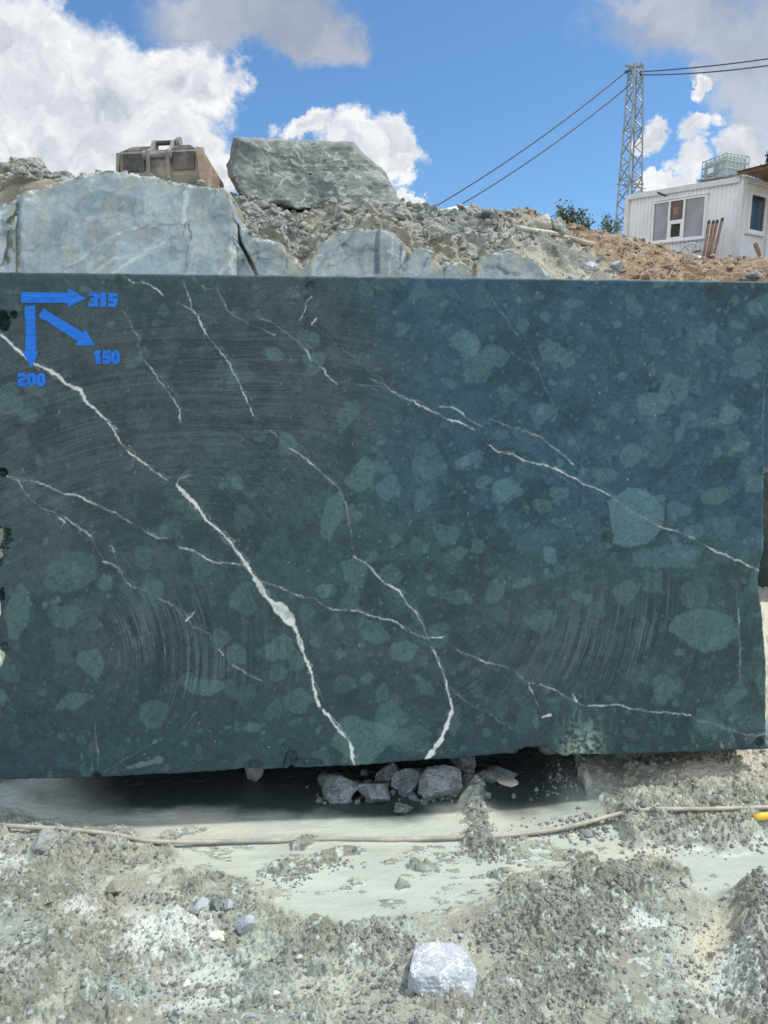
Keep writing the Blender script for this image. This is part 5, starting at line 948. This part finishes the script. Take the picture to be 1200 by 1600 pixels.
# ------------------------------------------------------------------ lattice tower and cables
TWY = 33.0
def tower():
    c = bp(972, 384, TWY); top = zat(104, TWY); xt = xat(993, 104, TWY); xb = xat(976, 384, TWY) + .12; zb = c.z - 1.2; h = top - zb
    root = empty('lattice_tower', (xb, TWY, zb), 'tall grey steel lattice tower carrying cables behind the white cabin', 'tower')
    def pt(sx, sy, t): w = .43 + (.205 - .43) * t; a = math.radians(18); x, y = sx * w, sy * w; return Vector((x * math.cos(a) - y * math.sin(a) + (xt - xb) * 0.35 * t, x * math.sin(a) + y * math.cos(a), t * h))
    cor = [(-1, -1), (1, -1), (1, 1), (-1, 1)]
    for k in cor: MB().bar(pt(*k, 0), pt(*k, 1), .062).build('leg', M['galv'], root)
    N = 17
    for f in range(4):
        mb = MB(); a, b = cor[f], cor[(f + 1) % 4]
        for i in range(N):
            t0, t1 = i / N, (i + 1) / N; mb.bar(pt(*a, t0), pt(*b, t1), .04) if i % 2 == 0 else mb.bar(pt(*b, t0), pt(*a, t1), .04)
            if i % 4 == 3: mb.bar(pt(*a, t1), pt(*b, t1), .035)
        mb.build('lattice', M['galv'], root)
    mt = pt(0, 0, 1); MB().bar(mt + Vector((-.46, -.1, .0)), mt + Vector((.35, .1, .0)), .075).bar(mt + Vector((-.2, .25, -.02)), mt + Vector((.2, -.25, -.02)), .06).build('crossarm', M['galv'], root)
    for x in (-.1, .05, .2): MB().tube([mt + Vector((x, 0, .03)), mt + Vector((x, 0, .16))], .03, 8).build('insulator', M['galv'], root)
    for dx, dz in ((-.42, -.28), (.28, -.45)): MB().tube([mt + Vector((dx * .6, 0, dz * .55)), mt + Vector((dx, 0, dz * .75))], [.04, .07], 8).build('clamp', M['cable'], root)
    z = h * (zat(292, TWY) - zb) / h; MB().bar((-.75, -.4, z), (.75, .3, z), .03).bar((-.4, -.42, z), (.42, -.4, z), .06).build('step_bracket', M['galv'], root)
tower()
def cable(a, b, Ya, Yb, sag, label, r=.025, n=40):
    A, B = bp(*a, Ya), bp(*b, Yb); pts = [A.lerp(B, k / n) - Vector((0, 0, sag * 4 * (k / n) * (1 - k / n))) for k in range(n + 1)]
    o = MB().tube(pts, r, 8).build('cable', M['cable'], smooth=True); tag(o, label, 'cable', 'cables on the lattice tower')
cable((977, 113), (662, 333), TWY, 30, .25, 'upper of two cables sloping down left from the tower')
cable((986, 131), (690, 337), TWY, 30, .25, 'lower of two cables sloping down left from the tower')
cable((1000, 112), (1300, 76), TWY, 27, .10, 'upper of two cables running right from tower top')
cable((1000, 117), (1300, 86), TWY, 27, .16, 'lower of two cables running right from tower top')

# ------------------------------------------------------------------ white cabin
CPHI = math.radians(42.0); CO = bp(1149, 416, 22.0)
def cabin():
    root = empty('site_cabin', CO, 'white corrugated metal site cabin on top of the brown slope', 'cabin')
    root.rotation_mode = 'QUATERNION'; root.rotation_quaternion = Matrix.Rotation(CPHI, 4, 'Z').to_quaternion() @ Matrix.Rotation(math.radians(-3.6), 4, 'Y').to_quaternion() @ Matrix.Rotation(math.radians(2.6), 4, 'X').to_quaternion()
    H, LX, LY = 2.36, 6.6, 3.55
    def corr(along, L, z0, z1):
        pts = []; x = .09; p = .125; dp = .028
        while x < L - .09: pts += [(x, 0), (x + p * .42, 0), (x + p * .54, dp), (x + p * .88, dp)]; x += p
        pts = [(0.02, dp)] + [(a, b) for a, b in pts if a < L - .06] + [(L - .02, dp)]; vs = []; fs = []
        for a, d in pts:
            for z in (z0, z1): vs.append(Vector((d, a, z)) if along == 'y' else Vector((a, d, z)))
        for i in range(len(pts) - 1): fs.append((2 * i, 2 * i + 2, 2 * i + 3, 2 * i + 1))
        return vs, fs
    for along, L in (('y', LY), ('x', LX)): MB().add(*corr(along, L, .1, H - .1)).build('wall', M['white_wall'], root)
    MB().box((LX / 2 + .04, LY - .02, H / 2), (LX - .1, .05, H - .2)).build('wall', M['white_wall'], root); MB().box((LX - .02, LY / 2, H / 2), (.05, LY - .12, H - .2)).build('wall', M['white_wall'], root)
    for x, y in ((.02, .02), (.02, LY - .02), (LX - .02, .02), (LX - .02, LY - .02)): MB().box((x, y, H / 2), (.14, .14, H)).build('corner_post', M['trim'], root)
    MB().box((-.0, LY / 2, H - .045), (.17, LY - .1, .15)).box((LX / 2, 0, H - .045), (LX - .1, .17, .15)).build('roof_trim', M['trim'], root)
    MB().box((0, LY / 2, -.12), (.13, LY - .1, .46)).box((LX / 2, 0, -.12), (LX - .1, .13, .46)).build('base_rail', M['white_wall'], root)
    MB().box((LX / 2, LY / 2, H - .02), (LX - .2, LY - .2, .07)).build('roof', M['trim'], root)
    MB().box((LX / 2, LY / 2, .06), (LX - .2, LY - .2, .08)).build('floor_pan', M['trim'], root)
    # three-light window in the left wall (plane x = 0)
    y0, y1, z0, z1 = 1.02, 2.58, .93, 2.0
    w = MB()
    for (a, b, c, d) in ((y0 - .05, y1 + .05, z1, z1 + .05), (y0 - .05, y1 + .05, z0 - .05, z0), (y0 - .05, y0, z0, z1), (y1, y1 + .05, z0, z1), (1.60, 1.66, z0, z1), (2.06, 2.12, z0, z1), (1.66, 2.06, 1.40, 1.46), (1.66, 2.06, z0, z0 + .05), (1.66, 1.71, z0 + .05, 1.40), (2.01, 2.06, z0 + .05, 1.40), (1.71, 2.01, 1.35, 1.40)): w.box((-.035, (a + b) / 2, (c + d) / 2), (.07, b - a, d - c))
    wf = w.build('window', M['frame'], root)
    for (a, b, c, d, mt) in ((y0, 1.60, z0, z1, 'glass'), (2.12, y1, z0, z1, 'glass'), (1.66, 2.06, 1.46, z1, 'interior'), (1.71, 2.01, z0 + .05, 1.35, 'glass_dark')): MB().box((-.018, (a + b) / 2, (c + d) / 2), (.012, b - a, d - c)).build('pane', M[mt], wf)
    MB().box((-.03, 1.9, 1.72), (.012, .16, .2)).build('pane_clutter', simple('pale_brown_object', (.30, .18, .12), .6), wf)
    MB().box((-.045, (y0 + y1) / 2, z0 - .075), (.13, y1 - y0 + .28, .045)).build('sill', M['frame'], wf); MB().box((-.03, (y0 + y1) / 2, z1 + .08), (.09, y1 - y0 + .18, .03)).build('drip_rail', M['frame'], wf)
    # narrow window and door in the right wall (plane y = 0)
    w = MB(); a0, a1, b0, b1 = .46, 1.62, .95, 2.06
    for (a, b, c, d) in ((a0, a1, b1 - .09, b1), (a0, a1, b0, b0 + .09), (a0, a0 + .1, b0 + .09, b1 - .09), (a1 - .1, a1, b0 + .09, b1 - .09)): w.box(((a + b) / 2, -.035, (c + d) / 2), (b - a, .07, d - c))
    wf = w.build('window', M['frame'], root); MB().box(((a0 + a1) / 2, -.018, (b0 + b1) / 2), (a1 - a0 - .2, .012, b1 - b0 - .18)).build('pane', M['glass_dark'], wf); MB().box(((a0 + a1) / 2, -.05, b0 - .025), (a1 - a0 + .14, .12, .04)).build('sill', M['frame'], wf)
    d = MB().box((2.45, -.03, 1.12), (1.15, .05, 2.0)).build('door', M['white_wall'], root); MB().box((2.45, -.06, 1.55), (.85, .012, .9)).build('pane', M['glass'], d); MB().box((2.0, -.075, 1.0), (.14, .03, .03)).build('handle', M['galv'], d)
    # porch roof over the door side
    pr = MB()
    for k in range(30):
        x0 = -.28 + k * .23; pr.prism([Vector((x0, .12, H + .125)), Vector((x0 + .115, .12, H + .145)), Vector((x0 + .115, -2.3, H + .335)), Vector((x0, -2.3, H + .315))], (0, 0, .012)); pr.prism([Vector((x0 + .115, .12, H + .145)), Vector((x0 + .23, .12, H + .125)), Vector((x0 + .23, -2.3, H + .315)), Vector((x0 + .115, -2.3, H + .335))], (0, 0, .012))
    pr = pr.build('porch_roof', M['roofu'], root)
    for x in (-.15, 1.4, 3.0, 4.6): MB().bar((x, .1, H + .085), (x, -2.25, H + .27), .05, .08).build('rafter', M['wood'], pr)
    for y, z in ((-2.2, .36), (-1.1, .27)): MB().box((3.1, y, H + z - .15), (6.5, .06, .05)).build('batten', M['wood'], pr)
    for x in (3.2, 6.2): MB().box((x, -2.15, H / 2 + .05), (.09, .09, H + .25)).build('porch_post', M['wood'], pr)
    # stand carrying the tank on the roof
    st = MB(); cx, cy = 4.86, 2.55
    for dx in (-.55, .55):
        for dy in (-.6, .6): st.box((cx + .45 + dx, cy + .4 + dy, H + .55), (.08, .08, .9))
    st.box((cx + .45, cy + .4, H + 1.02), (1.3, 1.4, .05)); st.build('tank_stand', M['galv'], root)
    return root
CAB = cabin()
def tank():
    Y = 27.0; top = bp(1137, 239, Y); bot = zat(288, Y) - .15; h = top.z - bot; phi = math.radians(68)
    root = empty('water_tank', (top.x, Y, bot), 'translucent square water tank in a wire cage above the cabin roof', 'water tank', rot=(0, 0, math.radians(22)))
    # local x runs right and back, local y runs left and back from the near corner
    A, B = 1.0, 1.12
    MB().box((A / 2, B / 2, .62 * h), (A - .08, B - .08, h * .70)).build('tank', M['tank'], root, bevel=.05)
    cg = MB(); r = .016
    for i in range(7):
        x = A * i / 6; cg.tube([(x, 0, 0), (x, 0, h)], r, 6); cg.tube([(x, B, 0), (x, B, h)], r, 6)
    for i in range(1, 6):
        y = B * i / 6; cg.tube([(0, y, 0), (0, y, h)], r, 6); cg.tube([(A, y, 0), (A, y, h)], r, 6)
    for k in range(6):
        z = h * k / 5; cg.tube([(0, 0, z), (A, 0, z), (A, B, z), (0, B, z), (0, 0, z)], r * 1.15, 6)
    cg.build('cage', M['cage'], root)
    MB().box((-.025, B * .62, h * .66), (.012, .52, .36)).build('plate', M['label_grey'], root); MB().box((-.034, B * .62, h * .66), (.006, .26, .17)).build('sticker', M['frame'], root)
    MB().box((A / 2, B / 2, .06), (A + .05, B + .05, .09)).build('pallet', M['wood'], root)
    MB().tube([(-.02, B * .45, .2), (-.10, B * .45, .2)], .06, 10).build('valve', M['yellow'], root)
tank()

def by_cabin():
    for k, (b, tp, lab) in enumerate([((1096, 416), (1108, 345), 'shortest brown pole leaning on cabin wall, nearest the wheel'), ((1101, 417), (1115, 345), 'second brown pole from the wheel, leaning on the cabin wall'), ((1105, 417), (1121, 344), 'third brown pole from the wheel, leaning on the cabin wall'), ((1110, 417), (1129, 341), 'rightmost brown pole leaning on cabin wall, tallest of four')]):
        a, c = bp(*b, 21.6), bp(*tp, 21.95 + .0 * k); root = empty('leaning_pole', a, lab, 'pole', 'brown poles leaning on the cabin')
        MB().tube([(0, 0, -.08), (c - a) * .5 + Vector((.01, 0, 0)), (c - a) * .93], [.036, .04, .042], 10).build('shaft', M['wood'], root, smooth=True); MB().tube([(c - a) * .93, c - a], [.046, .036], 10).build('tip', M['darkrust'], root, smooth=True)
    # spoked wheel leaning on the wall
    c = bp(1079, 398, 22.35); root = empty('spoked_wheel', c, 'pale round spoked wheel leaning against cabin wall under the window', 'wheel'); root.rotation_euler = (math.radians(8), 0, CPHI - math.radians(90) + math.radians(12)) 
    R = .31; rim = [(R * math.cos(a), 0, R * math.sin(a)) for a in np.linspace(0, 2 * math.pi, 37)]; MB().tube(rim, .03, 8, False).build('rim', M['trim'], root, smooth=True)
    MB().tube([(0, -.04, 0), (0, .04, 0)], .07, 14).build('hub', M['trim'], root)
    for k in range(6): a = k * math.pi / 3; MB().bar((.06 * math.cos(a), 0, .06 * math.sin(a)), (R * math.cos(a), 0, R * math.sin(a)), .03, .02).build('spoke', M['galv'], root)
    for rr in (.14, .22): MB().tube([(rr * math.cos(a), 0, rr * math.sin(a)) for a in np.linspace(0, 2 * math.pi, 31)], .01, 6, False).build('ring', M['trim'], root)
    p = bp(1086, 416, 21.3); P, F = rock_mesh(91, (.42, .24, .33), 4, 20, .05); o = from_arrays('sack', P, F, M['pipe']); o.location = p - Vector((0, 0, .04)); tag(o, 'pale filled sack at the foot of the poles by the cabin', 'sack')
    a, b2 = bp(1079, 400, 21.2), bp(1094, 392, 21.4); o = MB().tube([a, a.lerp(b2, .5) + Vector((0, 0, .05)), b2], .035, 8).build('bent_pipe', M['darkrust'], smooth=True); tag(o, 'short dark bent pipe resting over the pale sack', 'pipe')
    a, b2 = bp(1028, 408, 21.6), bp(1023, 391, 21.9); o = MB().bar(a, b2, .14, .03).build('board', M['darkrust']); tag(o, 'short dark board stuck in earth below the cabin window', 'board')
    a, b2 = bp(1188, 414, 21.3), bp(1180, 381, 21.6); o = MB().tube([a, a.lerp(b2, .45) + Vector((.05, 0, 0)), b2], [.05, .05, .06], 8).build('post_stub', M['wood'], smooth=True); tag(o, 'crooked wooden stub leaning beside the cabin door', 'post')
    p = bp(1172, 415, 21.2); P, F = rock_mesh(93, (.4, .3, .26), 4, 14, .05); o = from_arrays('stone', P, F, M['rubble_rock']); o.location = p - Vector((0, 0, .08)); tag(o, 'grey stone in front of the cabin door corner', 'stone')
    P, F = rock_mesh(95, (2.6, 1.6, .30), 4, 22, .07); o = from_arrays('cement_step', P, F, M['support']); q = bp(1205, 420, 21.0); o.location = q - Vector((-.5, -.3, .12)); tag(o, 'grey rough cement step before the cabin door', 'step')
    a, b2 = bp(1028, 301, 23.4), bp(1041, 306, 23.0); o = MB().bar(a, b2, .05).build('iron_bar', M['darkrust']); tag(o, 'short rusty bar lying on cabin roof edge', 'bar')
by_cabin()

# ------------------------------------------------------------------ odds and ends on the bank
def odds():
    def run(name, pts, Ys, r, mat, lab, cat):
        P = [(on_bank(x, y) + Vector((0, -.02, r * 1.6)) if Y else bp(x, y, 9.9)) for (x, y), Y in zip(pts, Ys)]; Q = []
        for i in range(len(P) - 1):
            for k in range(5): Q.append(P[i].lerp(P[i + 1], k / 5))
        Q.append(P[-1]); o = MB().tube(Q, r, 10).build(name, mat, smooth=True); tag(o, lab, cat)
    run('pipe', [(808, 363), (830, 367), (860, 371), (890, 379), (925, 389)], [11.0, 11.2, 11.5, 11.8, 12.1], .030, M['plank'], 'long pale pipe lying across the brown earth slope', 'pipe')
    run('pipe', [(802, 356), (815, 356), (828, 362), (836, 368)], [11.3, 11.3, 11.2, 11.0], .026, M['plank'], 'short bent pale pipe left of the long pale pipe', 'pipe')
    run('stick', [(800, 352), (816, 342)], [11.8, 12.2], .026, M['plank'], 'pale stick poking up from the brown earth mound', 'stick')
    run('steel_bar', [(628, 325), (660, 323)], [0, 0], .016, M['darkrust'], 'dark steel bar sticking out beside the boulder', 'bar')
    # white curved sheet behind the rubble
    xs = [(672, 333), (690, 330), (712, 325), (735, 326), (758, 331), (775, 338)]; mb = MB(); fr = [bp(x, y - 3, 12.0) for x, y in xs]; vs = []
    for p in fr: vs += [p - Vector((0, 0, .5)), p, p + Vector((0, .5, .03)), p + Vector((0, 1.6, -.05)), p + Vector((0, 1.7, -.6))]
    mb.add(vs, [(i * 5 + j, (i + 1) * 5 + j, (i + 1) * 5 + j + 1, i * 5 + j + 1) for i in range(len(fr) - 1) for j in range(4)]); o = mb.build('white_tarp', M['sheet'], smooth=True); tag(o, 'white covered heap showing just above the rubble skyline', 'tarp')
odds()

def leafy(name, base, h, w, nst, nleaf, mat, seed, label, cat, lsize, group=None, trunk=None, conic=False):
    rng = np.random.RandomState(seed); root = empty(name, base, label, cat, group); st = MB(); V = []; F = []; 
    def leaf(p, s):
        n = Vector(rng.normal(size=3)).normalized(); u = n.orthogonal().normalized(); v = n.cross(u); L = s * rng.uniform(.6, 1.3); o = len(V)
        V.extend([p - u * L * .5, p + v * L * .22, p + u * L * .5, p - v * L * .22]); F.append((o, o + 1, o + 2, o + 3))
    if trunk: st.tube([(0, 0, -.3), (.02, 0, h * .5), (0, 0, h * .97)], [trunk, trunk * .6, trunk * .15], 8)
    for k in range(nst):
        a = rng.uniform(0, 6.28); 
        if conic:
            t = rng.uniform(.2, .97); rr = w * (1 - t) ** .8 * rng.uniform(.5, 1); p0 = Vector((0, 0, t * h)); p1 = p0 + Vector((rr * math.cos(a), rr * math.sin(a), rr * .15))
        else: p0 = Vector((rng.normal() * w * .1, rng.normal() * w * .1, -.1)); p1 = Vector((w * .5 * rng.uniform(.2, 1) * math.cos(a), w * .5 * rng.uniform(.2, 1) * math.sin(a), h * rng.uniform(.55, 1)))
        st.tube([p0, p0.lerp(p1, .6) + Vector((0, 0, h * .03)), p1], [.012 * h, .008 * h, .003 * h], 5)
        for i in range(nleaf):
            t = rng.uniform(.25, 1.05); leaf(p0.lerp(p1, t) + Vector(rng.normal(size=3)) * lsize * .55, lsize)
    st.build('stems' if not trunk else 'trunk', M['bark'], root)
    me = bpy.data.meshes.new('foliage'); me.from_pydata([tuple(v) for v in V], [], F); me.update(); me.materials.append(mat); link(bpy.data.objects.new('foliage', me), root)
G_ = 'shrubs behind the earth slope'
leafy('shrub', bp(888, 368, 17.0), .62, .85, 16, 70, M['leaf'], 3, 'largest green shrub on the earth skyline, left of the tower', 'shrub', .085, G_)
leafy('shrub', bp(910, 374, 17.4), .50, .40, 9, 45, M['leaf2'], 4, 'small thin shrub right beside the largest shrub on the skyline', 'shrub', .075, G_)
leafy('shrub', bp(875, 364, 17.0), .40, .36, 8, 40, M['leaf2'], 6, 'lowest shrub at left end of the skyline shrubs', 'shrub', .075, G_)
leafy('shrub', bp(954, 382, 20.0), .75, .70, 13, 50, M['leaf'], 5, 'green shrub growing at the foot of the lattice tower', 'shrub', .085, G_)
leafy('pine_tree', bp(1203, 330, 44), 3.4, 1.3, 120, 60, M['leaf2'], 8, 'dark pine top behind the porch roof at right edge', 'pine tree', .22, trunk=.12, conic=True)
